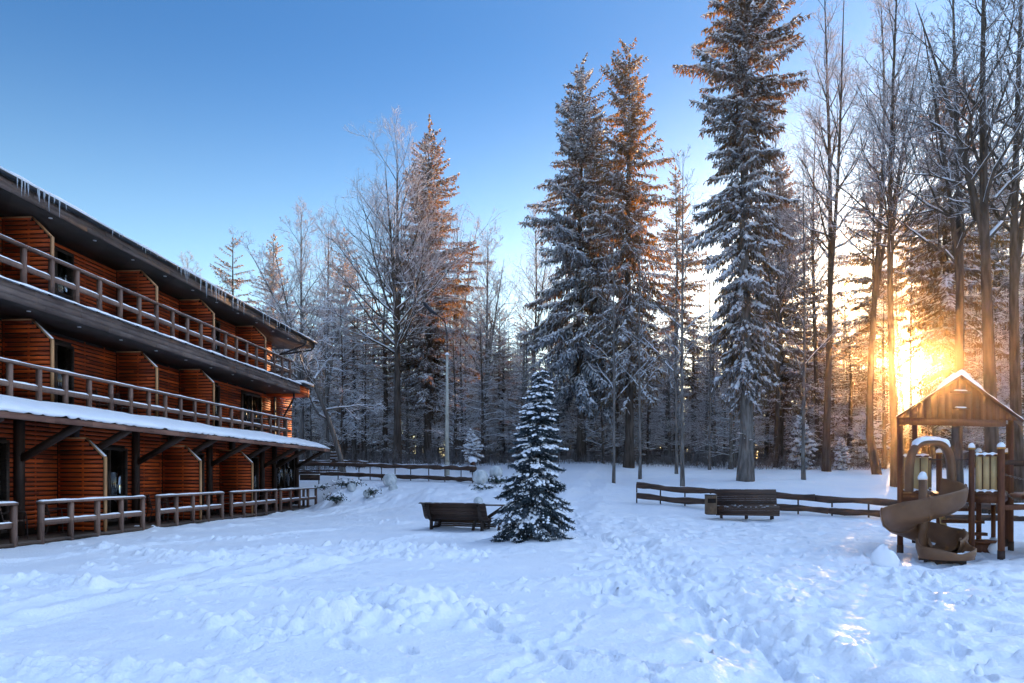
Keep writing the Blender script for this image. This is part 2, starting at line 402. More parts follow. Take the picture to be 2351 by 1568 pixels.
def gp(u, v):                                             # a point of the flat yard from picture coordinates
    Y = EYE * FOC / (v - HY)
    return ((u - CX) * Y / FOC, Y)

def grow(a, b, n): return a + (b - a) * (np.linspace(0, 1, n + 1)[1:] ** 2.6)
xs = np.concatenate([-grow(15.5, 900, 34)[::-1], np.arange(-15.5, -7.5, 0.06), np.arange(-7.5, 7.8, 0.032), np.arange(7.8, 15.5, 0.05), grow(15.5, 900, 34)])
_y = [4.2]
while _y[-1] < 34: _y.append(_y[-1] + 0.021 + max(0, _y[-1] - 4.2) * 0.0042)
while _y[-1] < 60: _y.append(_y[-1] + 0.3)
ys = np.concatenate([-grow(-4.0, 200, 22)[::-1], np.array(_y), grow(_y[-1], 2600, 36)])
GX, GY = np.meshgrid(xs, ys)
GZ = gz(GX, GY)
near = np.exp(-np.maximum(0, GY - 40) / 20.0) * (GY > 2)
yard = 1 / (1 + np.exp((GY - 24) / 1.2))                  # flat yard, trodden and ploughed
# gentle drifts everywhere, small crumbs
GZ = GZ + near * (0.10 * fbm(GX * 0.22, GY * 0.22, 3, 3) * (0.4 + 0.6 * (1 - yard)) + 0.03 * fbm(GX * 0.8, GY * 1.1, 5, 3))
bank = np.exp(-((GY - 30.5) / 3.2) ** 2) / (1 + np.exp((GX - 1.5) / 1.0)) * (GX > -12)
GZ = GZ + bank * (0.30 * fbm(GX * 0.6, GY * 0.6, 11, 4) + 0.12 * np.abs(fbm(GX * 1.6, GY * 1.6, 12, 2)))
small = fbm(GX * 3.2, GY * 3.2, 21, 5, 0.62)
crumb = np.maximum(0, fbm(GX * 5.5, GY * 5.5, 31, 3, 0.6))
def smooth(a, b, x):
    t = np.clip((x - a) / (b - a), 0, 1); return t * t * (3 - 2 * t)
def seg_dist(path):
    d = np.full(GX.shape, 1e9); tt = np.zeros(GX.shape); n = len(path) - 1
    for i in range(n):
        (ax, ay), (bx, by) = path[i], path[i + 1]
        l2 = (bx - ax) ** 2 + (by - ay) ** 2 + 1e-9
        t = np.clip(((GX - ax) * (bx - ax) + (GY - ay) * (by - ay)) / l2, 0, 1)
        q = np.hypot(GX - ax - t * (bx - ax), GY - ay - t * (by - ay))
        m = q < d; d[m] = q[m]; tt[m] = (i + t[m]) / n
    return d, tt
rgn = np.random.default_rng(5)
LUMPS = []
def ridge(uv, width, height, lumps=0, lr=(0.03, 0.09), spread=1.0, rough=0.6):
    global GZ
    path = [gp(u, v) for u, v in uv]
    d, t = seg_dist(path)
    taper = smooth(0, 0.08, t) * smooth(1, 0.92, t)
    wob = 1 + rough * 1.6 * fbm(GX * 2.6, GY * 2.6, int(uv[0][0]) % 97, 3)
    GZ = GZ + 0.72 * height * np.clip(wob, 0.1, 2.2) * np.exp(-(d / width) ** 2) * taper
    P = np.array(path)
    for _ in range(lumps):
        i = rgn.integers(0, len(P) - 1); f = rgn.random()
        x, y = P[i] * (1 - f) + P[i + 1] * f
        r = lr[0] * 0.7 + (lr[1] - lr[0] * 0.7) * rgn.random() ** 3.0
        LUMPS.append((x + rgn.normal() * width * spread, y + rgn.normal() * width * spread, r * 0.85))
# ploughed ridges and heaps, as they lie in the yard
ridge([(-60, 1520), (40, 1528), (200, 1545), (330, 1548), (470, 1560), (620, 1585)], 0.2, 0.13, 300, (0.02, 0.085))
ridge([(620, 1580), (760, 1556), (900, 1572)], 0.16, 0.07, 120, (0.02, 0.06))
ridge([(365, 1378), (450, 1400), (540, 1432), (600, 1446)], 0.2, 0.05, 120, (0.02, 0.1), 1.2)
ridge([(590, 1436), (680, 1442), (760, 1432), (860, 1420), (960, 1404), (1060, 1412)], 0.42, 0.2, 620, (0.03, 0.15), 0.85, 0.9)
ridge([(830, 1402), (910, 1382), (970, 1384), (1010, 1400)], 0.34, 0.17, 260, (0.03, 0.13), 0.9)
ridge([(1000, 1410), (1100, 1405), (1200, 1418)], 0.25, 0.05, 90, (0.02, 0.08), 1.3)
ridge([(500, 1356), (620, 1362), (760, 1368), (880, 1366), (960, 1352)], 0.16, 0.09, 200, (0.02, 0.075))
ridge([(-40, 1338), (90, 1332), (180, 1338), (248, 1344)], 0.22, 0.12, 160, (0.03, 0.09))
ridge([(-40, 1372), (40, 1362), (60, 1356)], 0.22, 0.06, 60, (0.03, 0.09))
ridge([(205, 1252), (260, 1264), (350, 1276), (440, 1288), (500, 1282), (590, 1268), (690, 1258)], 0.26, 0.14, 300, (0.03, 0.12))
ridge([(330, 1240), (430, 1236), (560, 1240), (680, 1228)], 0.26, 0.09, 160, (0.03, 0.1))
ridge([(240, 1214), (420, 1216), (600, 1206)], 0.3, 0.08, 90, (0.03, 0.1))
ridge([(560, 1276), (660, 1292), (730, 1290), (800, 1284)], 0.2, 0.09, 120, (0.03, 0.08))
ridge([(650, 1262), (720, 1276), (800, 1276)], 0.16, 0.09, 60, (0.03, 0.07))
ridge([(800, 1250), (880, 1264), (960, 1268), (1060, 1284)], 0.5, 0.13, 360, (0.03, 0.14), 1.1)
ridge([(780, 1180), (860, 1196), (940, 1206)], 0.5, 0.09, 80, (0.03, 0.1))
ridge([(960, 1240), (1060, 1244), (1140, 1238)], 0.35, 0.05, 60, (0.03, 0.08))
ridge([(180, 1300), (230, 1308), (270, 1300)], 0.22, 0.06, 30, (0.03, 0.09))
ridge([(1060, 1540), (1160, 1520), (1300, 1518), (1420, 1530), (1520, 1560)], 0.2, 0.06, 170, (0.015, 0.05), 1.4)
ridge([(1180, 1335), (1290, 1345), (1400, 1350), (1480, 1372)], 0.35, 0.09, 200, (0.02, 0.08), 1.2)
ridge([(1380, 1232), (1440, 1258), (1490, 1290), (1550, 1330), (1610, 1370)], 0.3, 0.10, 240, (0.02, 0.09), 1.0)
ridge([(1440, 1200), (1560, 1262), (1680, 1310), (1800, 1370), (1900, 1432)], 0.3, 0.09, 240, (0.02, 0.1), 1.1)
ridge([(1700, 1420), (1820, 1450), (1930, 1480), (2010, 1500)], 0.26, 0.08, 170, (0.02, 0.09), 1.2)
ridge([(1930, 1265), (2000, 1312), (2070, 1328), (2180, 1334), (2350, 1326)], 0.25, 0.05, 220, (0.03, 0.12), 1.0)
ridge([(2150, 1370), (2260, 1380), (2360, 1400)], 0.4, 0.06, 120, (0.03, 0.1), 1.4)
# the trodden track leading up the slope, and the trampled right half of the yard
track = [gp(1900, 1580), gp(1780, 1500), gp(1660, 1420), gp(1540, 1330), gp(1440, 1250), (1.75, 19.5), (2.2, 24), (3.2, 30), (4.9, 37), (6.4, 44)]
d, t_ = seg_dist(track)
tr = np.exp(-(d / 0.45) ** 2)
GZ = GZ - 0.08 * tr + tr * 0.035 * small * near + 0.05 * np.exp(-((d - 0.75) / 0.22) ** 2) * (0.6 + 2 * vnoise(GX * 2, GY * 2, 9)) * near
right = smooth(0.6, 2.6, GX - 0.02 * GY) * yard
GZ = GZ + right * (0.042 * small + 0.03 * crumb + 0.03 * fbm(GX * 1.3, GY * 1.3, 41, 2))
GZ = GZ + (1 - right) * near * (0.02 * small + 0.035 * crumb * smooth(0.05, 0.2, fbm(GX * 0.5, GY * 0.7, 51, 2)))
# tyre and sledge marks across the left of the yard
for k, (a_, b_) in enumerate((((-80, 1420), (700, 1262)), ((-80, 1452), (820, 1264)), ((100, 1232), (900, 1176)), ((-60, 1300), (760, 1215)), ((300, 1330), (1000, 1228)), ((420, 1360), (1120, 1240)))):
    d, t_ = seg_dist([gp(*a_), gp((a_[0] + b_[0]) / 2, (a_[1] + b_[1]) / 2 - 6), gp(*b_)])
    GZ = GZ - (0.055 + 0.05 * small) * np.exp(-(d / 0.17) ** 2) * (1 - right) + 0.03 * np.exp(-((d - 0.3) / 0.09) ** 2) * (0.6 + 2 * vnoise(GX * 4, GY * 4, 19)) * (1 - right)
# footprints
STEPS = []
def prints(path, n, jit=0.12, depth=0.05):
    P = np.array(path); L = np.cumsum(np.r_[0, np.hypot(*np.diff(P, axis=0).T)])
    for s_ in np.linspace(0, L[-1], n):
        x = np.interp(s_, L, P[:, 0]) + rgn.normal() * jit; y = np.interp(s_, L, P[:, 1]) + rgn.normal() * jit
        i = min(max(int(np.searchsorted(L, s_)) - 1, 0), len(P) - 2); a = math.atan2(P[i + 1][1] - P[i][1], P[i + 1][0] - P[i][0]) + rgn.normal() * 0.2
        STEPS.append((x, y, 0.15 + 0.03 * rgn.random(), 0.065, a, depth * (0.7 + 0.8 * rgn.random())))
for k in range(5): prints([(p[0] + rgn.normal() * 0.18, p[1]) for p in track[:7]], 60, 0.1, 0.032)
prints([gp(1180, 1560), gp(1240, 1500), gp(1330, 1420), gp(1420, 1340)], 17, 0.06)
prints([gp(560, 1490), gp(640, 1470), gp(760, 1440), gp(900, 1500)], 12)
prints([gp(1560, 1540), gp(1700, 1430), gp(1850, 1350), gp(1990, 1300)], 22, 0.1)
prints([gp(2250, 1560), gp(2200, 1470), gp(2100, 1380), gp(2080, 1310)], 20, 0.12)
prints([gp(1400, 1300), gp(1560, 1240), gp(1690, 1205)], 18, 0.1)
prints([gp(1960, 1540), gp(2040, 1440), gp(2160, 1360), gp(2290, 1320)], 20, 0.1)
prints([gp(1080, 1400), gp(1150, 1450), gp(1280, 1520)], 14, 0.08)
prints([gp(1340, 1490), gp(1500, 1560)], 9, 0.1)
for _ in range(900):
    x, y = rgn.uniform(1.2, 13), rgn.uniform(5.2, 24)
    LUMPS.append((x, y, -(0.06 + 0.09 * rgn.random())))
for _ in range(500):
    x, y = rgn.uniform(0.8, 12), rgn.uniform(5.2, 22)
    LUMPS.append((x, y, 0.02 + 0.05 * rgn.random() ** 2))
for _ in range(260):
    x, y = rgn.uniform(-10, 2), rgn.uniform(6, 26)
    LUMPS.append((x, y, 0.012 + 0.035 * rgn.random() ** 3))
GB_ = GZ.copy()
for x, y, r in LUMPS:
    R_ = abs(r) * (1.0 if r > 0 else 2.0)
    i0, i1 = np.searchsorted(xs, [x - R_, x + R_]); j0, j1 = np.searchsorted(ys, [y - R_, y + R_])
    if i1 <= i0 or j1 <= j0: continue
    q = 1 - ((GX[j0:j1, i0:i1] - x) ** 2 + (GY[j0:j1, i0:i1] - y) ** 2 * (1 if r > 0 else 0.6)) / R_ ** 2
    if r > 0:
        base = GB_[min(int(np.searchsorted(ys, y)), len(ys) - 1), min(int(np.searchsorted(xs, x)), len(xs) - 1)]
        ang_ = 1 + 0.55 * vnoise(GX[j0:j1, i0:i1] * 1.1 / r + x * 7, GY[j0:j1, i0:i1] * 1.1 / r, 2) + 0.4 * vnoise(GX[j0:j1, i0:i1] * 2.9 / r + x * 3, GY[j0:j1, i0:i1] * 2.9 / r, 3)
        top = base - 0.3 * r + r * 1.05 * np.sqrt(np.maximum(q, 0)) * ang_
        GZ[j0:j1, i0:i1] = np.where(q > 0, np.maximum(GZ[j0:j1, i0:i1], top), GZ[j0:j1, i0:i1])
    else:
        GZ[j0:j1, i0:i1] += r * 0.42 * np.maximum(q, 0) ** 1.4
for x, y, ln, wd, a, dp_ in STEPS:
    i0, i1 = np.searchsorted(xs, [x - ln, x + ln]); j0, j1 = np.searchsorted(ys, [y - ln, y + ln])
    if i1 <= i0 or j1 <= j0: continue
    ex, ey = GX[j0:j1, i0:i1] - x, GY[j0:j1, i0:i1] - y; ca_, sa_ = math.cos(a), math.sin(a)
    q = np.sqrt(((ex * ca_ + ey * sa_) / ln) ** 2 + ((ey * ca_ - ex * sa_) / wd) ** 2)
    GZ[j0:j1, i0:i1] += -dp_ * np.clip((1.1 - q) * 3.0, 0, 1) + 0.3 * dp_ * np.exp(-((q - 1.35) / 0.25) ** 2)
# dig-outs and drifts round the things that stand in the yard
for x, y, rad, dz in ((0.42, 15.9, 1.15, 0.10), (-1.2, 19.4, 1.0, -0.06), (8.2, 13.2, 1.1, -0.05), (9.7, 14.6, 1.6, -0.06), (7.3, 11.2, 0.35, 0.08)):
    GZ = GZ + dz * np.exp(-((GX - x) ** 2 + (GY - y) ** 2) / rad ** 2)
g = MB()
ny, nx = GX.shape
i = np.arange(ny - 1)[:, None] * nx; j = np.arange(nx - 1)[None]
g.add(np.stack([GX, GY, GZ], -1).reshape(-1, 3), np.stack([i + j, i + j + 1, i + nx + j + 1, i + nx + j], -1).reshape(-1, 4))
ground = tag(obj('snow_ground', g, M_gsnow, smooth=True), 'trodden and ploughed snow covering the yard and the forest floor', 'ground', kind='structure')
def gtop(x, y):                                           # height of the finished snow
    i = min(max(int(np.searchsorted(xs, x)), 0), nx - 1); j = min(max(int(np.searchsorted(ys, y)), 0), ny - 1)
    return float(GZ[j, i])
# ------------------------------------------------------------------ the timber hotel wing
TH = math.atan(0.0667)
CT, ST = math.cos(TH), math.sin(TH)
OX, OY = -13.1, 20.0                                       # origin of the building in its own frame
_o = Vector((CT * OX + ST * OY, -ST * OX + CT * OY, 0))
hotel = thing('hotel_building', 'three storey red brown timber hotel with snowy balconies and icicles along its roof', 'building', _o, -TH)
def SY(A, Y): return Y * 1.0022 - 0.0665 * A               # distance along the facade for a point at depth Y
class BB(MB):                                              # boxes given as (A outwards distance, s, z)
    def bx(self, A1, A2, s1, s2, z1, z2): return self.box2((-A1 - OX, s1 - OY, z1), (-A2 - OX, s2 - OY, z2))
    def pt(self, A, s, z): return (-A - OX, s - OY, z)
def part(name, mb, m, parent=None, smooth=False): return obj(name, mb, m, parent or hotel, smooth)
A_RAIL, A_WALL, A_PART, A_GR, A_GW, A_AWN, A_EAVE = 13.1, 14.8, 13.42, 12.05, 13.45, 11.6, 13.3
Z1, Z2, Z3, ZS = 0.2, 3.4, 6.27, 8.53                      # terrace, two balcony floors, upper soffit
S0, S_END = SY(A_WALL, 9.0), SY(A_WALL, 35.55)
SG_END = SY(A_GW, 35.2)
random.seed(4)
def slats(mb, A, s0, s1, z0, z1, holes, proud=0.022, pitch=0.12, hgt=0.086):
    k0 = math.ceil(z0 / pitch)
    z = k0 * pitch
    while z + hgt < z1:
        iv = [(s0, s1)]
        for (a, b, c, d) in holes:
            if z + hgt > c and z < d:
                nv = []
                for (p, q) in iv:
                    if b <= p or a >= q: nv.append((p, q)); continue
                    if a > p: nv.append((p, a))
                    if b < q: nv.append((b, q))
                iv = nv
        for p, q in iv:
            if q - p > 0.02: mb.bx(A, A - proud, p, q, z + 0.017, z + 0.017 + hgt)
        z += pitch
def battens(mb, A, s0, s1, z0, z1, holes, step=0.93):
    s = s0 + 0.4
    while s < s1 - 0.1:
        if not any(a - 0.1 < s < b + 0.1 for a, b, c, d in holes): mb.bx(A, A - 0.012, s, s + 0.045, z0, z1)
        s += step
def opening(A, s0, s1, z0, z1, split=True, curtain=0.0, name='door'):
    """glazed door or window set into the wall: frame > panes, curtain"""
    f = BB(); w = 0.075
    f.bx(A + 0.05, A - 0.035, s0, s0 + w, z0, z1); f.bx(A + 0.05, A - 0.035, s1 - w, s1, z0, z1)
    f.bx(A + 0.05, A - 0.035, s0 + w, s1 - w, z1 - w, z1); f.bx(A + 0.05, A - 0.035, s0 + w, s1 - w, z0, z0 + w)
    mid = (s0 + s1) / 2
    if split: f.bx(A + 0.04, A - 0.02, mid - 0.05, mid + 0.05, z0 + w, z1 - w)
    if name == 'door': f.bx(A + 0.03, A - 0.008, s0 + w, s1 - w, z0 + 0.72, z0 + 0.8)
    fr = part(name, f, M_frame)
    g_ = BB()
    for p, q in (((s0 + w, mid - 0.05), (mid + 0.05, s1 - w)) if split else ((s0 + w, s1 - w),)):
        g_.bx(A + 0.012, A + 0.004, p, q, z0 + w, z1 - w)
    part('pane', g_, M_glass, fr)
    if curtain:
        c = BB(); n = 40; a, b = s0 + w, s0 + w + (s1 - s0 - 2 * w) * curtain
        V = []
        for i in range(n + 1):
            s = a + (b - a) * i / n; dA = 0.05 + 0.018 * math.sin(i * 1.25) + 0.008 * math.sin(i * 0.5)
            V += [c.pt(A + dA, s, z0 + w), c.pt(A + dA, s, z1 - w)]
        c.add(V, np.array([[2 * i, 2 * i + 2, 2 * i + 3, 2 * i + 1] for i in range(n)]))
        part('curtain', c, M_curtain, fr, True)
    return fr
def y(A, *v): return [SY(A, k) for k in v]
D2 = [(*y(A_WALL, 19.45, 20.9), Z2, 5.55), (*y(A_WALL, 24.0, 25.35), Z2, 5.55), (*y(A_WALL, 28.5, 29.95), Z2, 5.55), (*y(A_WALL, 32.05, 34.2), Z2 + 0.05, 5.55), (*y(A_WALL, 14.6, 16.1), Z2, 5.55)]
D3 = [(*y(A_WALL, 19.45, 20.9), Z3, 8.35), (*y(A_WALL, 24.0, 25.3), Z3, 8.35), (*y(A_WALL, 28.5, 29.95), Z3, 8.35), (*y(A_WALL, 14.6, 16.1), Z3, 8.35)]
D1 = [(*y(A_GW, 15.2, 16.75), Z1, 2.47), (*y(A_GW, 19.7, 21.35), Z1, 2.45), (*y(A_GW, 24.5, 26.0), Z1, 2.45), (*y(A_GW, 29.2, 30.75), Z1, 2.45), (*y(A_GW, 32.45, 34.95), 0.92, 2.52), (*y(A_GW, 10.5, 12.0), Z1, 2.47)]
# body: dark backing behind the cladding, floor slabs, end walls
b = BB()
b.bx(A_WALL + 0.06, 26, S0, S_END, 3.2, 8.75)
b.bx(A_GW + 0.06, 26, S0, SG_END, -0.3, 3.2)
part('wall', b, M_backing)
c = BB()
slats(c, A_WALL + 0.06 - 0.002, S0, S_END, Z2, 5.8, D2); slats(c, A_WALL + 0.06 - 0.002, S0, S_END, Z3, 8.52, D3)
battens(c, A_WALL + 0.06 - 0.004, S0, S_END, Z2, 5.8, D2); battens(c, A_WALL + 0.06 - 0.004, S0, S_END, Z3, 8.5, D3)
part('upper_cladding', c, M_siding)
c = BB()
slats(c, A_GW + 0.058, S0, SG_END, 0.2, 3.1, D1); battens(c, A_GW + 0.056, S0, SG_END, 0.2, 3.1, D1)
part('ground_cladding', c, M_siding)
for k, h in enumerate(D2 + D3): opening(A_WALL, *h, split=True, curtain=(0.7, 0.3, 0.4, 0.5, 0.6, 0.35, 0.3, 0.55, 0.6)[k % 9], name='window' if h[2] == Z2 + 0.05 else 'door')
for k, h in enumerate(D1): opening(A_GW, *h, split=True, curtain=(0.2, 0.5, 0.4, 0.3, 0.35, 0.4)[k], name='window' if h[2] > 0.5 else 'door')
# angled end bay, beyond the corner of the upper floors
eb = BB()
pa, pb = (A_WALL + 0.05, S_END - 0.002), (A_WALL - 0.45, S_END + 1.35)
dA, ds = pb[0] - pa[0], pb[1] - pa[1]
L_ = math.hypot(dA, ds)
nrm = (-ds / L_, dA / L_)
def ep(t, z, out=0.0): return eb.pt(pa[0] + dA * t + nrm[0] * out, pa[1] + ds * t + nrm[1] * out, z)
z = 3.4
while z < 5.75:
    V = [ep(t, zz, o) for t in (0, 1) for zz in (z + 0.017, z + 0.103) for o in (0.0, 0.03)]
    eb.add(V, [[0, 1, 3, 2], [4, 6, 7, 5], [0, 4, 5, 1], [2, 3, 7, 6], [0, 2, 6, 4], [1, 5, 7, 3]]); z += 0.12
part('end_bay', eb, M_siding)
e2 = BB(); e2.bx(A_WALL + 0.1, 22, S_END + 0.01, S_END + 1.2, 3.2, 5.8)
part('end_wall', e2, M_backing)
# balcony slabs with board fronts and dark soffits
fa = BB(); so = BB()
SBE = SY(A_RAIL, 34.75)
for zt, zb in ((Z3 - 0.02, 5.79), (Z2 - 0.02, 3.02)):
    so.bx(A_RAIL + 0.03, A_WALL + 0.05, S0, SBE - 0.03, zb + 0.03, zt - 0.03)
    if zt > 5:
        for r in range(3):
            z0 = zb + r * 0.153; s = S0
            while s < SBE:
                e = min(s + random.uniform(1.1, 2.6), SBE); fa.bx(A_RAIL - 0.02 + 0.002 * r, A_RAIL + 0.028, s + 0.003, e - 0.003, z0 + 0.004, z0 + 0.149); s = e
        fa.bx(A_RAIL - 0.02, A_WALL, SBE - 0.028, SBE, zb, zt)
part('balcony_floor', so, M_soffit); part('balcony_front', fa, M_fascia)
pe = BB()                                                   # the little slatted box with a snowy roof at the end of the upper balcony
pe.bx(A_RAIL - 0.0, 15.0, SBE + 0.02, SBE + 1.3, 5.72, 6.2)
slats(pe, A_RAIL - 0.0, SBE + 0.02, SBE + 1.3, 5.74, 6.2, [])
eb_ = part('end_box', pe, M_siding)
pr = BB(); pr.bx(A_RAIL - 0.2, 15.0, SBE + 0.03, SBE + 1.6, 6.26, 6.34); part('end_box_roof', pr, M_gutter, eb_)
ps = BB(); ps.bx(A_RAIL - 0.16, 14.9, SBE + 0.05, SBE + 1.57, 6.342, 6.47); part('end_box_snow', ps, M_snow, eb_)
# privacy partitions between the balconies: panel > edge trim, snow
def partition(Aw, Af, s, z0, z1, ch):
    p = BB(); t = 0.045
    poly = [(Aw, z0), (Af, z0), (Af, z1 - ch), (Af + ch, z1), (Aw, z1)]
    core = BB(); core.prism([core.pt(a, s - t / 2 + 0.012, z) for a, z in poly], (0, t - 0.024, 0))
    z = math.ceil(z0 / 0.12) * 0.12
    while z + 0.09 < z1:
        af = Af + 0.05 + max(0, z + 0.1 - (z1 - ch))
        for sd in (-1, 1):
            sa = s + sd * (t / 2 - 0.012); p.bx(Aw - 0.05, af, sa, sa + sd * 0.022, z + 0.017, z + 0.103)
        z += 0.12
    for am in (Aw - 0.03, Aw - (Aw - Af) * 0.52):
        for sd in (-1, 1):
            sa = s + sd * (t / 2 - 0.012); p.bx(am, am - 0.05, sa, sa + sd * 0.014, z0 + 0.02, z1 - 0.02)
    o = part('partition', p, M_siding); part('panel_core', core, M_backing, o)
    e = BB()
    e.bx(Af - 0.02, Af + 0.03, s - t / 2 - 0.022, s + t / 2 + 0.022, z0, z1 - ch)
    e.beam(e.pt(Af + 0.005, s, z1 - ch - 0.012), e.pt(Af + ch + 0.005, s, z1 - 0.012), t + 0.04, 0.045)
    e.bx(Af + ch, Aw - 0.02, s - t / 2 - 0.02, s + t / 2 + 0.02, z1 - 0.03, z1 + 0.012)
    part('edge_trim', e, M_trim, o)
    if Z2 - 0.1 < z0 < Z3 - 1 or z0 < 1:
        q = BB(); q.beam(q.pt(Af, s, z1 - ch + 0.025), q.pt(Af + ch * 0.9, s, z1 - 0.06), t + 0.03, 0.03); part('snow_cap', q, M_snow, o)
for Y in (13.4, 18.17, 22.91, 26.71, 31.43): partition(A_WALL + 0.03, A_PART, SY(A_PART, Y), Z3, ZS - 0.03, 0.54)
for Y in (13.4, 18.17, 22.91, 26.71): partition(A_WALL + 0.03, A_PART, SY(A_PART, Y), Z2, 5.77, 0.54)
for Y in (13.8, 18.35, 23.25, 27.2): partition(A_GW + 0.03, 12.13, SY(12.1, Y), 0.05, 2.62, 0.52)
# snow laid along an edge: lumpy half-round strip
def snow_strip(mb, A, s0, s1, z, w, h, step=0.06, seed=0, gap=0.0, conv=None):
    """snow lying on a rail, w across and h high; its top and edges wander"""
    n = max(3, int((s1 - s0) / step)); prof = [(-0.5, 0), (-0.52, 0.45), (-0.3, 0.9), (0.0, 1.0), (0.3, 0.9), (0.52, 0.45), (0.5, 0)]
    ss = np.linspace(s0, s1, n); V = []
    hh = h * (0.85 + 0.5 * fbm(ss * 2.0, ss * 0 + seed, 7, 3)); hh[0] *= 0.35; hh[-1] *= 0.35
    ww = w * (1 + 0.25 * fbm(ss * 3.0, ss * 0 + seed + 5.5, 8, 2))
    for s, a, b_ in zip(ss, hh, ww):
        for px, pz in prof: V.append((conv or mb.pt)(A + px * b_, s, z + pz * a))
    m = len(prof); F = []
    i = np.arange(n - 1)[:, None] * m; j = np.arange(m - 1)[None]
    mb.add(V, np.stack([i + j, i + m + j, i + m + j + 1, i + j + 1], -1).reshape(-1, 4))
    for base in (0, (n - 1) * m): mb.add([V[base + q] for q in range(m)], [list(range(m)) if base else list(range(m))[::-1]])
def railing(name, A, posts, zf, ztop, zmid, ends=(0.1, 0.1), ret=None, pw=0.1):
    """railing > posts, rails, snow"""
    r = BB(); s0, s1 = posts[0] - ends[0], posts[-1] + ends[1]
    r.bx(A - 0.075, A + 0.075, s0, s1, ztop - 0.055, ztop)
    o = part(name, r, M_rail)
    m_ = BB(); m_.bx(A - 0.03, A + 0.03, s0 + 0.02, s1 - 0.02, zmid - 0.065, zmid + 0.055); part('middle_rail', m_, M_rail, o)
    for s in posts:
        p = BB(); p.bx(A - 0.055, A + 0.05, s - pw / 2, s + pw / 2, zf, ztop - 0.056); part('post', p, M_rail, o)
    sn = BB(); snow_strip(sn, A, s0 + 0.01, s1 - 0.01, ztop - 0.004, 0.13, 0.035 if A > 13 and zf > 5 else 0.05, seed=A + zf + s0)
    for p, q in zip(posts[:-1], posts[1:]): snow_strip(sn, A, p + pw / 2 + 0.005, q - pw / 2 - 0.005, zmid + 0.05, 0.055, 0.055, seed=p)
    if ret:                                                 # the railing turns the corner back to the wall
        q = BB(); e = posts[-1]
        q.bx(A + 0.08, ret, e - 0.075, e + 0.075, ztop - 0.055, ztop); q.bx(A + 0.06, ret, e - 0.03, e + 0.03, zmid - 0.06, zmid + 0.05)
        k = 2
        for i in range(1, k + 1): q.bx(A + (ret - A) * i / k - 0.1, A + (ret - A) * i / k, e - 0.049, e + 0.049, zf, ztop - 0.056)
        part('return_rail', q, M_rail, o)
        snow_strip(sn, 0, A + 0.1, ret - 0.02, ztop - 0.004, 0.13, 0.04, seed=3.3, conv=lambda a, s, z: sn.pt(s, e + a, z))
    part('snow_cap', sn, M_snow, o, True)
    return o
p3 = [SY(A_RAIL, 16.8 - 0.9275 * 4 + 0.9275 * k) for k in range(23)]
railing('balcony_railing', A_RAIL + 0.02, p3, Z3 + 0.005, 7.27, 6.72, (0.5, 0.35), ret=A_WALL - 0.05)
p2 = [SY(A_RAIL, 16.37 - 0.9275 * 4 + 0.9275 * k) for k in range(23)]
railing('balcony_railing', A_RAIL + 0.02, p2, Z2 - 0.2, 4.36, 3.8, (0.5, 0.6), ret=A_WALL - 0.05)
for a, b_, k in ((10.6, 15.15, 5), (15.95, 19.85, 5), (20.62, 24.55, 5), (25.25, 29.25, 5), (29.75, 34.1, 5)):
    railing('terrace_railing', A_GR, list(np.linspace(SY(A_GR, a), SY(A_GR, b_), k)), -0.1, 1.0, 0.5, (0.06, 0.06), ret=A_GW - 0.05 if b_ > 34 else None)
# terrace deck
d_ = BB(); d_.bx(12.0, A_GW + 0.05, S0, SG_END - 0.6, 0.02, 0.1); d_.bx(12.1, A_GW, S0, SG_END - 0.7, -0.3, 0.018)
part('terrace_deck', d_, M_deck)
# snow along the balcony edge
e_ = BB()
snow_strip(e_, A_RAIL - 0.01, S0, SBE, Z3 - 0.022, 0.2, 0.085, 0.12, 2.2)
part('balcony_snow', e_, M_snow, None, True)
# roof: slab, fascia, soffit, gutter, snow, icicles
SR = SY(A_EAVE, 37.3)
rf = BB()
prof = [(A_EAVE + 0.06, 8.60), (A_EAVE + 0.06, 8.94), (20.5, 10.9), (27, 8.9), (27, 8.6)]
rf.prism([rf.pt(a, S0, z) for a, z in prof], (0, SR - S0 - 0.05, 0))
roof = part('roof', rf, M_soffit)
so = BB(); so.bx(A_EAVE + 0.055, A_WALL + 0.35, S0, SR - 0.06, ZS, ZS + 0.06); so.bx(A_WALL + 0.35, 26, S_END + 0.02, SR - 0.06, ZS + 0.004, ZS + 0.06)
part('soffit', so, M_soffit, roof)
fs = BB()
for r in range(3):
    s = S0
    while s < SR:
        e = min(s + random.uniform(1.5, 3.2), SR)
        fs.bx(A_EAVE + 0.004 * (2 - r), A_EAVE + 0.05, s + 0.003, e - 0.003, ZS - 0.01 + r * 0.15, ZS + 0.136 + r * 0.15); s = e
part('fascia', fs, M_fascia, roof)
gt = BB()
n = 7
for k in range(n):
    a0, a1 = math.pi * k / n, math.pi * (k + 1) / n
    V = []
    for s in (S0, SR + 0.12):
        for aa in (a0, a1):
            for rr in (0.075, 0.066): V.append(gt.pt(A_EAVE - 0.085 + rr * math.cos(aa), s, 8.86 - rr * math.sin(aa)))
    gt.add(V, [[0, 2, 6, 4], [1, 5, 7, 3], [0, 1, 3, 2], [4, 6, 7, 5]])
gut = part('gutter', gt, M_gutter, roof)
dp = BB()
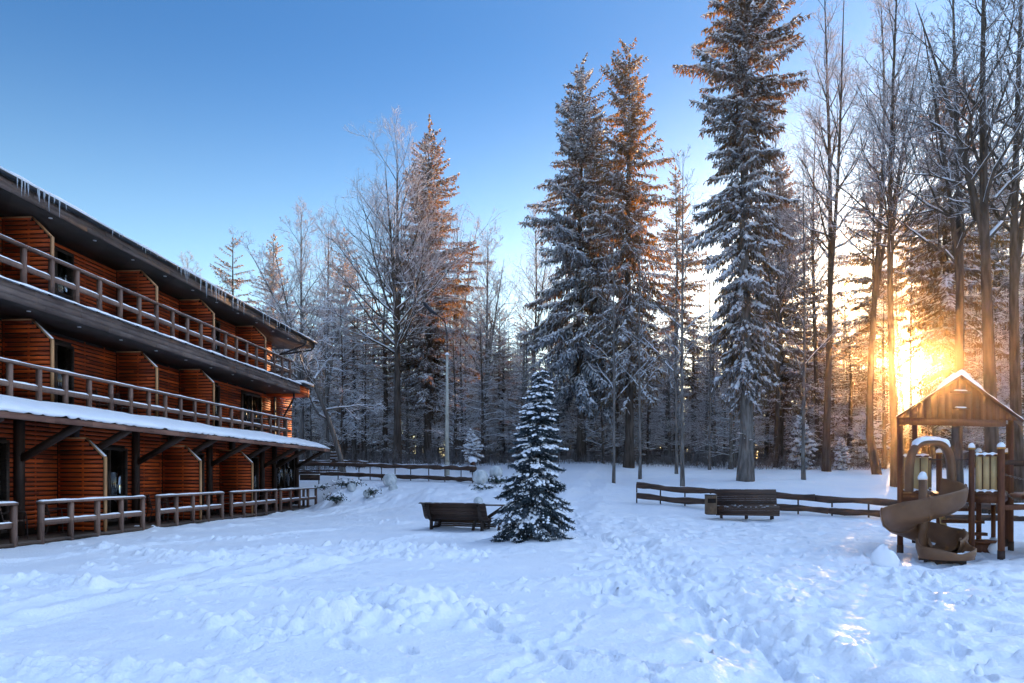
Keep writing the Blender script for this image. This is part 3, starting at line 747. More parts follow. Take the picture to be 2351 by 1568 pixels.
for k, sk in ((0, SR - 1.35), (1, SR - 0.15)):
    dp.tube([dp.pt(A_EAVE - 0.085, sk, 8.8), dp.pt(A_EAVE - 0.08, sk, 8.62), dp.pt(A_EAVE + 0.08, sk - 0.02, 8.42), dp.pt(A_WALL - 0.35, S_END + 0.15 + 0.1 * k, 7.95), dp.pt(A_WALL - 0.06, S_END + 0.1 + 0.1 * k, 7.75), dp.pt(A_WALL - 0.06, S_END + 0.1 + 0.1 * k, 3.3)], 0.05, 8)
part('downpipe', dp, M_gutter)
dq = BB(); dq.tube([dq.pt(A_RAIL + 0.25, SBE - 0.1, 5.8), dq.pt(A_RAIL + 0.3, SBE, 5.55), dq.pt(A_WALL - 0.4, S_END + 0.5, 4.75), dq.pt(A_WALL - 0.4, S_END + 0.5, 3.3)], 0.05, 8)
part('downpipe', dq, M_gutter)
sn = BB()                                                   # snow blanket with a rounded lip over the gutter
ss = np.arange(S0, SR + 0.16, 0.1); ss[-1] = SR + 0.15
pr_ = [(-0.16, 0.0), (-0.19, 0.06), (-0.15, 0.13), (-0.02, 0.17), (0.3, 0.24), (1.5, 0.56), (7.0, 2.1)]
V = []
for s in ss:
    h = 0.5 + 0.55 * float(fbm(np.array([s * 0.8]), np.array([2.2]), 3, 4)[0]); e = min(1.0, (SR + 0.15 - s) / 0.25 + 0.25)
    for q, (a, z) in enumerate(pr_):
        k = h * e if q in (1, 2, 3) else e
        V.append(sn.pt(A_EAVE + a * (0.9 + 0.25 * h if q < 3 else 1), s, 8.865 + (z * k if q < 4 else z - 0.17 + 0.17 * e * h)))
m = len(pr_); i = np.arange(len(ss) - 1)[:, None] * m; j = np.arange(m - 1)[None]
sn.add(V, np.stack([i + j, i + j + 1, i + m + j + 1, i + m + j], -1).reshape(-1, 4))
sn.add([V[-m + q] for q in range(m)] + [sn.pt(A_EAVE + 7, SR + 0.15, 8.87)], [list(range(m + 1))])
part('roof_snow', sn, M_snow, roof, True)
random.seed(12)
ic = []                                                     # icicles, in clumps: (picture x of the clump, how many, length, spread in metres)
for u, n_, ln, sp in ((60, 5, 0.5, 0.25), (100, 3, 0.3, 0.25), (112, 4, 0.45, 0.35), (126, 3, 0.5, 0.2), (150, 3, 0.45, 0.25), (258, 1, 0.62, 0.1), (285, 2, 0.16, 0.3), (324, 3, 0.22, 0.6), (350, 4, 0.15, 0.8), (386, 5, 0.13, 1.0), (418, 2, 0.3, 0.3), (434, 3, 0.42, 0.3), (464, 7, 0.5, 1.5), (498, 4, 0.85, 0.8), (520, 8, 0.6, 1.6), (545, 5, 0.65, 0.8), (615, 3, 0.6, 0.6), (640, 3, 0.4, 1.0), (662, 2, 0.4, 0.6)):
    sc = SY(A_EAVE, 13.15 * FOC / (1280 - u))
    for _ in range(n_): ic.append((sc + random.uniform(-sp, sp), ln * random.uniform(0.35, 1.0)))
for s, L in ic:
    q = BB(); r = 0.012 + 0.012 * L
    pts = [q.pt(A_EAVE - 0.165 + random.uniform(-0.01, 0.01), s, 8.9 - L * f) for f in (0, 0.15, 0.4, 0.7, 1.0)]
    q.tube(pts, [r, r * 1.05, r * 0.75, r * 0.45, 0.002], 6); part('icicle', q, M_ice, roof, True)
# downlights in the soffits
for A, Ys, z in ((13.6, [14.7, 16.5, 18.35, 20.1, 21.9, 23.7, 25.5, 27.3, 29.1, 30.9, 32.7, 34.5], ZS), (13.53, [15.6, 17.5, 19.35, 21.2, 23.05, 24.9, 26.7, 28.5, 30.3, 32.1, 33.9], 5.82)):
    for Y in Ys:
        q = BB(); c0 = q.pt(A, SY(A, Y), z - 0.012); q.tube([c0, (c0[0], c0[1], z + 0.01)], 0.05, 10); part('downlight', q, M_white)
# awning over the terrace: slope, edge board, snow, posts and braces
SA = SY(A_AWN, 34.85)
aw = BB(); aw.prism([aw.pt(a, S0, z) for a, z in ((A_AWN + 0.03, 2.88), (A_AWN + 0.03, 2.94), (A_RAIL + 0.3, 3.36), (A_RAIL + 0.3, 3.3))], (0, SA - S0 - 0.02, 0))
awn = part('awning', aw, M_dark)
f_ = BB(); s = S0
while s < SA:
    e = min(s + random.uniform(2.2, 4.0), SA); f_.bx(A_AWN, A_AWN + 0.028, s + 0.002, e - 0.002, 2.815, 2.955); s = e
part('edge_board', f_, M_awnfas, awn)
pu = BB()
for k in range(5): pu.bx(11.9 + 0.3 * k, 11.98 + 0.3 * k, SA - 6.0, SA - 0.1, 2.83 + 0.085 * k, 2.9 + 0.085 * k)
part('purlin', pu, M_dark, awn)
sn = BB(); ss = np.arange(S0, SA + 0.05, 0.05); V = []
w1 = fbm(ss * 0.55, ss * 0 + 4.0, 3, 4); w2 = fbm(ss * 5.0, ss * 0 + 8.0, 5, 3); w3 = vnoise(ss * 9, ss * 0 + 1.5, 6)
prof = [(0.0, 0.02), (-0.05, 0.06), (-0.03, 0.5), (0.12, 0.85), (0.4, 1.1), (0.9, 1.7), (1.5, 2.4)]
for k, s in enumerate(ss):
    e = min(1.0, ((SA + 0.05 - s) / 0.6) ** 0.5 + 0.05); h = (0.2 + 0.06 * w1[k])
    for q, (a, z) in enumerate(prof):
        zz = 2.957 + (0.24 * max(0, a - 0.03)) + min(z, 1.1) * h * e
        if q < 2: zz += max(0, w2[k] + 0.5 * w1[k]) * 0.09 + 0.05 * max(0, w3[k])
        V.append(sn.pt(A_AWN + a + 0.008, s, zz))
m = len(prof); i = np.arange(len(ss) - 1)[:, None] * m; j = np.arange(m - 1)[None]
sn.add(V, np.stack([i + j, i + j + 1, i + m + j + 1, i + m + j], -1).reshape(-1, 4))
sn.add([V[-m + q] for q in range(m)] + [sn.pt(A_AWN + 1.5, SA + 0.05, 2.96)], [list(range(m + 1))])
part('awning_snow', sn, M_snow, awn, True)
for Y, full in ((12.2, 1), (14.6, 0), (17.0, 1), (18.95, 0), (21.7, 1), (23.7, 0), (26.3, 1), (28.15, 0), (31.0, 1), (32.35, 1), (35.1, 1)):
    q = BB(); s = SY(A_GW, Y); q.bx(A_GW + 0.01, A_GW - 0.16, s - 0.085, s + 0.085, 0.101 if full else 2.35, 3.2)
    o = part('awning_post', q, M_dark)
    r = BB(); sb = s if Y < 35 else s - 0.3
    r.beam(r.pt(A_GW - 0.14, sb, 2.02), r.pt(A_AWN + 0.2, sb, 2.86), 0.13, 0.16); part('brace', r, M_dark, o)
# ------------------------------------------------------------------ tree builders (numpy)
def norm(a): return a / (np.linalg.norm(a, axis=-1, keepdims=True) + 1e-9)
def blades(mb, P, D, L, Wd, Nn, two=True):
    """kite-shaped sprays: base P, direction D, length L, width Wd, facing Nn"""
    D = norm(D); Sd = norm(np.cross(D, Nn)); L = L[:, None]; w = Wd[:, None] / 2
    V = np.stack([P, P + D * L * 0.4 + Sd * w, P + D * L, P + D * L * 0.45 - Sd * w], 1).reshape(-1, 3)
    mb.add(V, np.arange(len(V)).reshape(-1, 4))
def lumps(mb, P, D, L, Wd, Hh):
    """snow pads: squashed octahedra lying along D"""
    D = norm(D); up = np.array([0, 0, 1.0]); Sd = norm(np.cross(D, up)); U = norm(np.cross(Sd, D))
    L, w, h = L[:, None] / 2, Wd[:, None] / 2, Hh[:, None]
    V = np.stack([P + D * L, P + Sd * w, P - D * L, P - Sd * w, P + U * h, P - U * h * 0.25], 1).reshape(-1, 3)
    b_ = (np.arange(len(P)) * 6)[:, None, None]
    f = np.array([[0, 1, 4], [1, 2, 4], [2, 3, 4], [3, 0, 4], [1, 0, 5], [2, 1, 5], [3, 2, 5], [0, 3, 5]])[None]
    mb.add(V, (b_ + f).reshape(-1, 3))
def sticks(mb, A, B, ra, rb, n=4):
    """many tapered n-sided sticks A -> B"""
    D = norm(B - A); ref = np.where(np.abs(D[:, 2:3]) > 0.9, np.array([[1.0, 0, 0]]), np.array([[0, 0, 1.0]]))
    X = norm(np.cross(D, ref)); Y = np.cross(X, D)
    th = np.arange(n) * 2 * np.pi / n
    c, s = np.cos(th)[None, :, None], np.sin(th)[None, :, None]
    r = X[:, None] * c + Y[:, None] * s
    V = np.concatenate([A[:, None] + r * ra[:, None, None], B[:, None] + r * rb[:, None, None]], 1)
    m = len(A); V = V.reshape(-1, 3)
    k = np.arange(n); f = np.stack([k, (k + 1) % n, (k + 1) % n + n, k + n], -1)[None]
    mb.add(V, ((np.arange(m) * 2 * n)[:, None, None] + f).reshape(-1, 4))

def spruce(seed, H, R, cb, exp=0.75, rad=0.3, dens=1.0, snow=1.0, hang=1.0, droop=0.5, spacing=0.55, dead=1.0, frost=0.0, gap=0.0, lean=0.0, blade=0.085, fine=0.16, low=0.1):
    r = np.random.default_rng(seed)
    T, Nd, Sn = MB(), MB(), MB()
    zs = np.linspace(0, H, 14)
    bx, by = lean * (zs / H) ** 2 + 0.06 * np.sin(zs * 0.35 + seed), 0.06 * np.cos(zs * 0.3 + seed)
    bx[0] = by[0] = 0
    rr = rad * (1 - zs / H) ** 0.8 + 0.012; rr[0] *= 1.35
    T.tube(np.stack([bx, by, zs], 1) - np.array([0, 0, 0.0]) * 1, rr, 9)
    z = cb * H; P_, D_, L_, W_, N_ = [], [], [], [], []; SP, SD, SL, SW, SH = [], [], [], [], []; BA, BB_, BR = [], [], []
    az = r.random() * 6.28
    lob = r.random(8) * 0.5 + 0.72
    while z < H * 0.985:
        rel = (H - z) / (H - cb * H)
        nb = int(round((4 + 3 * rel ** 0.5) * dens + r.random()))
        for k in range(nb):
            a = az + 6.283 * k / nb + r.normal() * 0.45
            base = min(1.0, (rel / 0.6) ** (exp + 0.1))
            base *= 1 - low * max(0.0, rel - 0.4) / 0.6
            if rel > 0.8: base *= 1 - 0.8 * (rel - 0.8) * 1.2
            zz0 = z + r.normal() * spacing * 0.85; sf = snow * (0.25 + 1.3 * r.random())
            lobe_ = lob[int((a % 6.283) / 6.2832 * 7.99)] * (0.85 + 0.3 * np.sin(zz0 * 0.9 + a * 2))
            Lb = (R * base * lobe_ * (0.72 + 0.45 * r.random()) + 0.12)
            if r.random() < gap: Lb *= 0.35
            hx, hy = np.cos(a), np.sin(a)
            n = max(3, int(Lb / fine) + 1); t = np.linspace(0, 1, n)
            up = 0.15 + 0.75 * (1 - rel) ** 1.6; dr = droop * (0.3 + 0.85 * rel) * (0.6 + 0.85 * r.random())
            dz = Lb * (up * t - dr * t ** 1.6 + 0.28 * dr * t ** 4)
            sw = r.normal() * 0.12 * Lb * t ** 2
            C0 = np.stack([np.interp(zz0, zs, bx) + hx * Lb * t - hy * sw, np.interp(zz0, zs, by) + hy * Lb * t + hx * sw, zz0 + dz], 1)
            tan = norm(np.gradient(C0, axis=0)); sd = norm(np.cross(tan, np.array([0, 0, 1.0])))
            BA.append(C0[:-1]); BB_.append(C0[1:]); BR.append(0.010 + 0.022 * Lb / max(R, 1) * (1 - t[:-1]))
            kk = np.arange(n)[t > (0.08 if rel < 0.6 else 0.18)]
            for sgn in (-1, 1):
                q = kk[r.random(len(kk)) < 0.92]
                if not len(q): continue
                lt = (0.14 + 0.30 * Lb * (1 - 0.75 * t[q]) * 0.62) * (0.6 + 0.7 * r.random(len(q))); lt = np.minimum(lt, 0.95)
                d = norm(tan[q] * 0.75 + sd[q] * sgn * 0.8 + np.array([0, 0, -0.25 * hang]) + r.normal(size=(len(q), 3)) * 0.16)
                P_.append(C0[q]); D_.append(d); L_.append(lt); W_.append(np.full(len(q), blade) * (0.8 + 0.6 * r.random(len(q)))); N_.append(norm(np.array([0, 0, 1.0]) + r.normal(size=(len(q), 3)) * 0.5))
                nh = 2 if hang > 0.7 else 1
                for f in np.linspace(0.35, 0.9, nh):
                    hl = (0.08 + 0.4 * hang * r.random(len(q)) * (0.15 + 0.85 * rel)) * np.minimum(1, 0.3 + lt)
                    P_.append(C0[q] + d * (lt * f)[:, None]); D_.append(norm(np.array([0, 0, -1.0]) + d * 0.45 + r.normal(size=(len(q), 3)) * 0.22)); L_.append(hl); W_.append(np.full(len(q), blade * 0.75)); N_.append(norm(r.normal(size=(len(q), 3)) + np.array([0, 0, 0.01])))
                if snow > 0:
                    qs = r.random(len(q)) < 0.45 * sf
                    SP.append(C0[q][qs] + d[qs] * (lt[qs] * 0.55)[:, None] + np.array([0, 0, 0.03])); SD.append(d[qs]); m_ = qs.sum()
                    SL.append(lt[qs] * 0.75 + 0.04); SW.append((0.07 + 0.07 * r.random(m_)) * (0.7 + 0.3 * snow)); SH.append((0.025 + 0.05 * r.random(m_)) * snow)
            # main-axis hanging sprays and tip
            P_.append(C0[kk]); D_.append(norm(np.array([0, 0, -1.0]) + tan[kk] * 0.5 + r.normal(size=(len(kk), 3)) * 0.3)); L_.append((0.1 + 0.3 * hang * r.random(len(kk)) * (0.2 + 0.8 * rel))); W_.append(np.full(len(kk), blade)); N_.append(norm(r.normal(size=(len(kk), 3)) + np.array([0, 0, 0.01])))
            P_.append(C0[-1:]); D_.append(tan[-1:] + np.array([[0, 0, 0.25]])); L_.append(np.array([0.16 + 0.14 * r.random()])); W_.append(np.array([blade * 1.1])); N_.append(np.array([[0, 0, 1.0]]))
            if snow > 0:
                qs = kk[(r.random(len(kk)) < 0.7 * min(1.3, sf)) & (t[kk] > 0.15)]
                if len(qs):
                    m_ = len(qs); big = (r.random(m_) < 0.22)
                    SP.append(C0[qs] + np.array([0, 0, 0.035]) + r.normal(size=(m_, 3)) * 0.02); SD.append(tan[qs]); SL.append(0.16 + 0.2 * r.random(m_) + big * 0.15); SW.append((0.09 + 0.09 * r.random(m_) + big * 0.12) * (0.6 + 0.4 * snow)); SH.append((0.04 + 0.05 * r.random(m_) + big * 0.07) * snow)
        az += 2.4
        z += spacing * (0.55 + 0.5 * rel) * (0.8 + 0.4 * r.random())
    # leader
    P_.append(np.array([[bx[-1], by[-1], H - 0.1]] * 3)); D_.append(np.array([[0.05, 0, 1.0], [-0.3, 0.1, 1], [0.3, -0.1, 1]])); L_.append(np.array([0.6, 0.35, 0.35])); W_.append(np.full(3, blade)); N_.append(np.array([[0, 1.0, 0]] * 3))
    # dead twigs on the bare lower trunk, some with snow
    if dead > 0 and cb * H > 1.5:
        nd = int(34 * dead * cb * H / 8)
        zz = cb * H * (0.18 + 0.85 * r.random(nd) ** 0.7); a = r.random(nd) * 6.283; l = 0.3 + 1.3 * r.random(nd) * (0.4 + 0.6 * zz / (cb * H))
        A = np.stack([np.interp(zz, zs, bx), np.interp(zz, zs, by), zz], 1); D = np.stack([np.cos(a), np.sin(a), -0.12 + 0.25 * r.random(nd)], 1)
        BA.append(A); BB_.append(A + D * l[:, None]); BR.append(np.full(nd, 0.013))
        k2 = np.repeat(np.arange(nd), 3); f = r.random(len(k2)) * 0.7 + 0.25
        A2 = A[k2] + D[k2] * (l[k2] * f)[:, None]; D2_ = norm(D[k2] + r.normal(size=(len(k2), 3)) * 0.6)
        BA.append(A2); BB_.append(A2 + D2_ * (0.2 + 0.35 * r.random(len(k2)))[:, None]); BR.append(np.full(len(k2), 0.007))
        if snow > 0:
            qs = r.random(nd) < 0.55
            SP.append(A[qs] + D[qs] * (l[qs] * 0.55)[:, None] + np.array([0, 0, 0.02])); SD.append(D[qs]); SL.append(l[qs] * 0.8); SW.append(np.full(qs.sum(), 0.045)); SH.append(np.full(qs.sum(), 0.03))
    cat = np.concatenate
    blades(Nd, cat(P_), cat(D_), cat(L_), cat(W_), cat(N_))
    br = cat(BR); sticks(T, cat(BA), cat(BB_), br, br * 0.8, 3)
    if SP: lumps(Sn, cat(SP), cat(SD), cat(SL), cat(SW), cat(SH))
    return T, Nd, Sn

def bare(seed, H, rad, fork=0.4, spread=0.55, reach=0.42, levels=3, kids=7, twig=0.9, snow=0.6, lean=(0, 0), leaders=1, upcurve=0.35, crook=0.12, limbs=16, rise=0.9, twr=0.008, hang=0.0, tip=1.0):
    """leafless tree: trunk and limbs (bark), fine frosted twigs, snow lying on the flatter limbs"""
    r = np.random.default_rng(seed); rnd = random.Random(seed)
    segs, twigs = [], []
    def grow_(p, d, L, ra, lev, n):
        p = np.array(p, float); d = np.array(d, float); d /= np.linalg.norm(d)
        pts = [p.copy()]; dirs = [d.copy()]
        for i in range(n):
            d = d + r.normal(size=3) * crook + np.array([0, 0, upcurve if lev <= levels - 1 else upcurve * 0.5]) / n - np.array([0, 0, hang]) * (lev >= 2) / n
            d /= np.linalg.norm(d); p = p + d * L / n; pts.append(p.copy()); dirs.append(d.copy())
        for i in range(n):
            r0, r1 = ra * (1 - 0.8 * i / n), ra * (1 - 0.8 * (i + 1) / n)
            (segs if lev < levels else twigs).append((pts[i], pts[i + 1], max(r0, twr * 0.7), max(r1, twr * 0.5), lev))
        return pts, dirs
    def side(d, ang, az):
        ref = np.array([0, 0, 1.0]) if abs(d[2]) < 0.9 else np.array([1.0, 0, 0])
        x = np.cross(d, ref); x /= np.linalg.norm(x); y_ = np.cross(d, x)
        return d * math.cos(ang) + (x * math.cos(az) + y_ * math.sin(az)) * math.sin(ang)
    def branch(p, d, L, ra, lev):
        n = 6 if lev <= 1 else (4 if lev < levels else 2)
        pts, dirs = grow_(p, d, L, ra, lev, n)
        if lev >= levels: return
        nk = kids if lev == 1 else max(3, kids - 1)
        az = rnd.random() * 6.28
        for k in range(nk):
            f = 0.22 + 0.78 * (k + rnd.random() * 0.7) / nk; f = min(f, 0.98); i = min(int(f * n), n - 1); q = pts[i] + (pts[i + 1] - pts[i]) * (f * n - i)
            az += 2.4 + rnd.gauss(0, 0.4)
            branch(q, side(dirs[i], 0.5 + 0.4 * rnd.random(), az), L * (0.6 - 0.26 * f) * (0.7 + 0.6 * rnd.random()) * (twig if lev == levels - 1 else 1), ra * 0.5 * (1 - 0.5 * f), lev + 1)
    tops = [(0.0, lean, 1.0)]
    n = 12
    zs = np.linspace(0, 1, n + 1)
    def trunk_(x0, y0, z0, Hh, r0, lx, ly, first):
        wob = r.normal(size=(2, 3)) * 0.05 * Hh / 10
        f = zs
        P = np.stack([x0 + lx * f ** 1.3 * Hh + wob[0, 0] * np.sin(f * 4 + wob[0, 1] * 40), y0 + ly * f ** 1.3 * Hh + wob[1, 0] * np.sin(f * 5 + wob[1, 1] * 40), z0 + f * Hh], 1)
        P[0] = (x0, y0, z0)
        rr = r0 * (1 - f) ** 0.85 + twr
        if first: rr[0] *= 1.35; rr[1] *= 1.05
        return P, rr
    trunks = [trunk_(0, 0, 0, H, rad, lean[0], lean[1], True)]
    P0, r0 = trunks[0]
    for k in range(leaders - 1):
        f = fork * (0.75 + 0.4 * rnd.random()); i = int(f * n); a = rnd.random() * 6.28
        trunks.append(trunk_(*P0[i], H * (1 - f) * (0.75 + 0.2 * rnd.random()), r0[i] * 0.75, 0.22 * math.cos(a) + lean[0] * 0.5, 0.22 * math.sin(a), False))
    for ti, (P, rr) in enumerate(trunks):
        Ht = P[-1, 2] - P[0, 2]; f0 = fork if ti == 0 else 0.15; az = rnd.random() * 6.28
        for k in range(limbs if ti == 0 else int(limbs * 0.7)):
            f = f0 + (0.97 - f0) * (k + rnd.random() * 0.8) / limbs; x = f * n; i = min(int(x), n - 1); q = P[i] + (P[i + 1] - P[i]) * (x - i)
            az += 2.4 + rnd.gauss(0, 0.35); top = (f - f0) / (1 - f0)
            ang = (spread + 0.35 * rnd.random()) * (1 - 0.45 * top)
            d = np.array([math.cos(az) * math.sin(ang), math.sin(az) * math.sin(ang), math.cos(ang) * rise])
            L = H * reach * (1 - 0.72 * top) * (0.65 + 0.6 * rnd.random())
            branch(q, d, L, float(np.interp(f, zs, rr)) * 0.55, 1)
    T, Tw, Sn = MB(), MB(), MB()
    for P, rr in trunks: T.tube(P, rr, 9)
    def put(mb, S_, nside):
        if not S_: return
        A = np.array([s[0] for s in S_]); B = np.array([s[1] for s in S_]); sticks(mb, A, B, np.array([s[2] for s in S_]), np.array([s[3] for s in S_]), nside)
    thick = [s for s in segs if s[4] < levels - 1]; thin = [s for s in segs if s[4] >= levels - 1] + twigs
    put(T, thick, 5)
    put(Tw, thin, 3)
    if snow > 0:
        allS = [s for s in segs + (twigs if snow > 0.8 else []) if abs((s[1] - s[0])[2]) < 0.82 * np.linalg.norm(s[1] - s[0]) and rnd.random() < snow]
        if allS:
            A = np.array([s[0] for s in allS]); B = np.array([s[1] for s in allS]); ra = np.array([s[2] for s in allS])
            L = np.linalg.norm(B - A, axis=1); w = np.clip(ra * 1.7, 0.018, 0.2)
            off = np.array([0, 0, 1.0]) * (ra * 0.75)[:, None]
            sticks(Sn, A + off, B + off * 0.8, w * 0.6, w * 0.5, 4)
    return T, Tw, Sn

def tree_meshes(name, data, bark, leaf, smooth_snow=True):
    T, L, Sn = data
    return (T.mesh(name + '_trunk', bark, True), L.mesh(name + '_crown', leaf), Sn.mesh(name + '_snow', M_tsnow, True) if Sn.n else None)
def plant(kind, meshes, x, y, label, cat='tree', group=None, rz=0.0, sc=1.0, sink=0.12, z=None):
    z = (gtop(x, y) if z is None else z) - sink
    t = thing(kind, label, cat, (x, y, z), rz, group)
    t.scale = sc if isinstance(sc, (tuple, list)) else (sc, sc, sc)
    link('trunk', meshes[0], t); link('crown', meshes[1], t)
    if meshes[2] is not None: link('snow_cover', meshes[2], t)
    return t
def at(u, Y): return PX(u, Y), Y

# ------------------------------------------------------------------ the trees one can tell apart
sp_a = tree_meshes('broad_spruce', spruce(1, 26.0, 4.0, 0.2, 0.6, 0.3, 1.35, 1.1, 1.9, 0.85, 0.52, low=0.2, blade=0.12, fine=0.14), M_bark, M_cneedle)
sp_b = tree_meshes('open_spruce', spruce(2, 26.0, 3.6, 0.2, 0.52, 0.28, 1.25, 0.9, 1.9, 0.8, 0.56, low=0.2, gap=0.12, blade=0.115, fine=0.14), M_bark, M_wneedle)
sp_c = tree_meshes('tall_spruce', spruce(3, 30.5, 2.55, 0.15, 0.0, 0.34, 1.4, 1.1, 2.1, 1.0, 0.48, blade=0.1, fine=0.12, gap=0.14, low=0.42), M_gbark, M_needle)
sp_d = tree_meshes('dense_spruce', spruce(4, 27.0, 4.0, 0.2, 0.75, 0.3, 1.25, 0.9, 1.5, 0.5, 0.5, blade=0.13, fine=0.16), M_bark, M_needle)
sp_e = tree_meshes('frosted_spruce', spruce(5, 24.0, 3.4, 0.2, 0.7, 0.22, 0.95, 1.0, 1.3, 0.5, 0.65, blade=0.13, fine=0.18), M_bark, M_fneedle)
sp_f = tree_meshes('thin_spruce', spruce(6, 23.0, 2.6, 0.25, 0.55, 0.2, 0.95, 0.8, 1.5, 0.6, 0.65, gap=0.2, blade=0.12, fine=0.16), M_bark, M_needle)
sp_g = tree_meshes('sparse_spruce', spruce(7, 22.0, 3.3, 0.35, 0.85, 0.2, 0.62, 0.5, 1.2, 0.3, 0.95, gap=0.15), M_bark, M_needle)
SPR = [('spruce_tree', sp_a, 1333, 46.0, 26.3, 'snowy spruce with broad drooping boughs, left one of the tall pair in the middle', 0.4),
       ('spruce_tree', sp_b, 1443, 42.5, 26.0, 'open-crowned spruce glowing orange, right one of the tall pair in the middle', 1.1),
       ('spruce_tree', sp_c, 1711, 35.0, 30.5, 'tallest dark spruce, its top out of the picture, behind the bench by the log fence', 2.2),
       ('spruce_tree', sp_d, 984, 51.0, 25.2, 'dense dark spruce just behind the concrete lamp post and the fan-shaped bare tree', 0.2),
       ('spruce_tree', sp_f, 1553, 58.0, 25.0, 'slim spruce standing between the tall pair and the tallest spruce', 3.0),
       ('spruce_tree', sp_e, 628, 66.0, 22.0, 'frosted spruce rising right behind the end of the hotel roof', 0.7),
       ('spruce_tree', sp_g, 536, 56.0, 19.2, 'sparse spruce with thin spreading boughs showing over the hotel roof', 1.9),
       ('spruce_tree', sp_e, 792, 62.0, 21.0, 'frosted spruce between the two frosty bare trees beyond the hotel', 2.9),
       ('spruce_tree', sp_b, 2172, 47.0, 27.0, 'dark ragged spruce behind the forked trees above the playhouse roof', 2.6),
       ('spruce_tree', sp_f, 2006, 56.0, 25.0, 'brownish slim spruce behind the straight trunk left of the sun', 0.1),
       ('spruce_tree', sp_d, 1790, 52.0, 23.5, 'dim spruce crowding in behind the tallest spruce on its right', 4.4),
       ('spruce_tree', sp_a, 2285, 58.0, 26.0, 'dark spruce behind the thick forked trunk above the playground', 3.9)]
for k, m_, u, Y, h, lab, rz in SPR:
    x, y_ = at(u, Y); H0 = {id(sp_a): 26, id(sp_b): 26, id(sp_c): 30.5, id(sp_d): 27, id(sp_e): 24, id(sp_f): 23, id(sp_g): 22}[id(m_)]
    plant(k, m_, x, y_, lab, 'spruce', 'tall spruces', rz, (h / H0 * 0.5 + 0.5, h / H0 * 0.5 + 0.5, h / H0))
# bare trees
b_fan = tree_meshes('fan_tree', bare(21, 21.5, 0.26, 0.34, 0.7, 0.3, 4, 6, 1.0, 0.8, leaders=3, limbs=24, upcurve=0.5, twr=0.009), M_bark, M_frost)
b_fros = tree_meshes('frosty_tree', bare(12, 20.0, 0.2, 0.35, 0.6, 0.22, 4, 6, 1.1, 0.5, leaders=2, limbs=20, upcurve=0.5, twr=0.011), M_gbark, M_frost)
b_tall = tree_meshes('tall_bare_tree', bare(13, 31.0, 0.21, 0.42, 0.55, 0.15, 4, 6, 1.05, 0.35, leaders=2, limbs=24, upcurve=0.55, twr=0.009), M_bark, M_frost)
b_tall2 = tree_meshes('tall_bare_tree', bare(14, 29.0, 0.2, 0.5, 0.6, 0.15, 4, 6, 1.05, 0.35, leaders=2, limbs=24, upcurve=0.45, twr=0.009), M_bark, M_frost)
b_fork = tree_meshes('forked_tree', bare(15, 24.0, 0.25, 0.42, 0.62, 0.22, 4, 6, 1.0, 0.65, leaders=2, limbs=17, upcurve=0.55, crook=0.17, twr=0.009), M_bark, M_twig)
b_fork2 = tree_meshes('forked_tree', bare(16, 25.0, 0.23, 0.45, 0.6, 0.2, 4, 6, 1.0, 0.6, leaders=2, limbs=16, upcurve=0.5, crook=0.17, twr=0.009), M_bark, M_twig)
b_birch = tree_meshes('birch_tree', bare(17, 21.0, 0.22, 0.45, 0.5, 0.24, 4, 5, 1.2, 0.2, leaders=2, limbs=16, upcurve=0.1, hang=1.5, twr=0.008), M_gbark, M_frost)
b_lean = tree_meshes('leaning_tree', bare(18, 13.5, 0.15, 0.22, 1.05, 0.3, 4, 5, 0.9, 1.0, lean=(-0.42, 0.0), limbs=16, upcurve=0.25, crook=0.15, twr=0.010), M_gbark, M_frost)
b_slim = tree_meshes('slim_tree', bare(19, 17.0, 0.09, 0.3, 0.6, 0.18, 3, 5, 1.0, 0.8, limbs=20, upcurve=0.35, twr=0.009), M_gbark, M_twig)
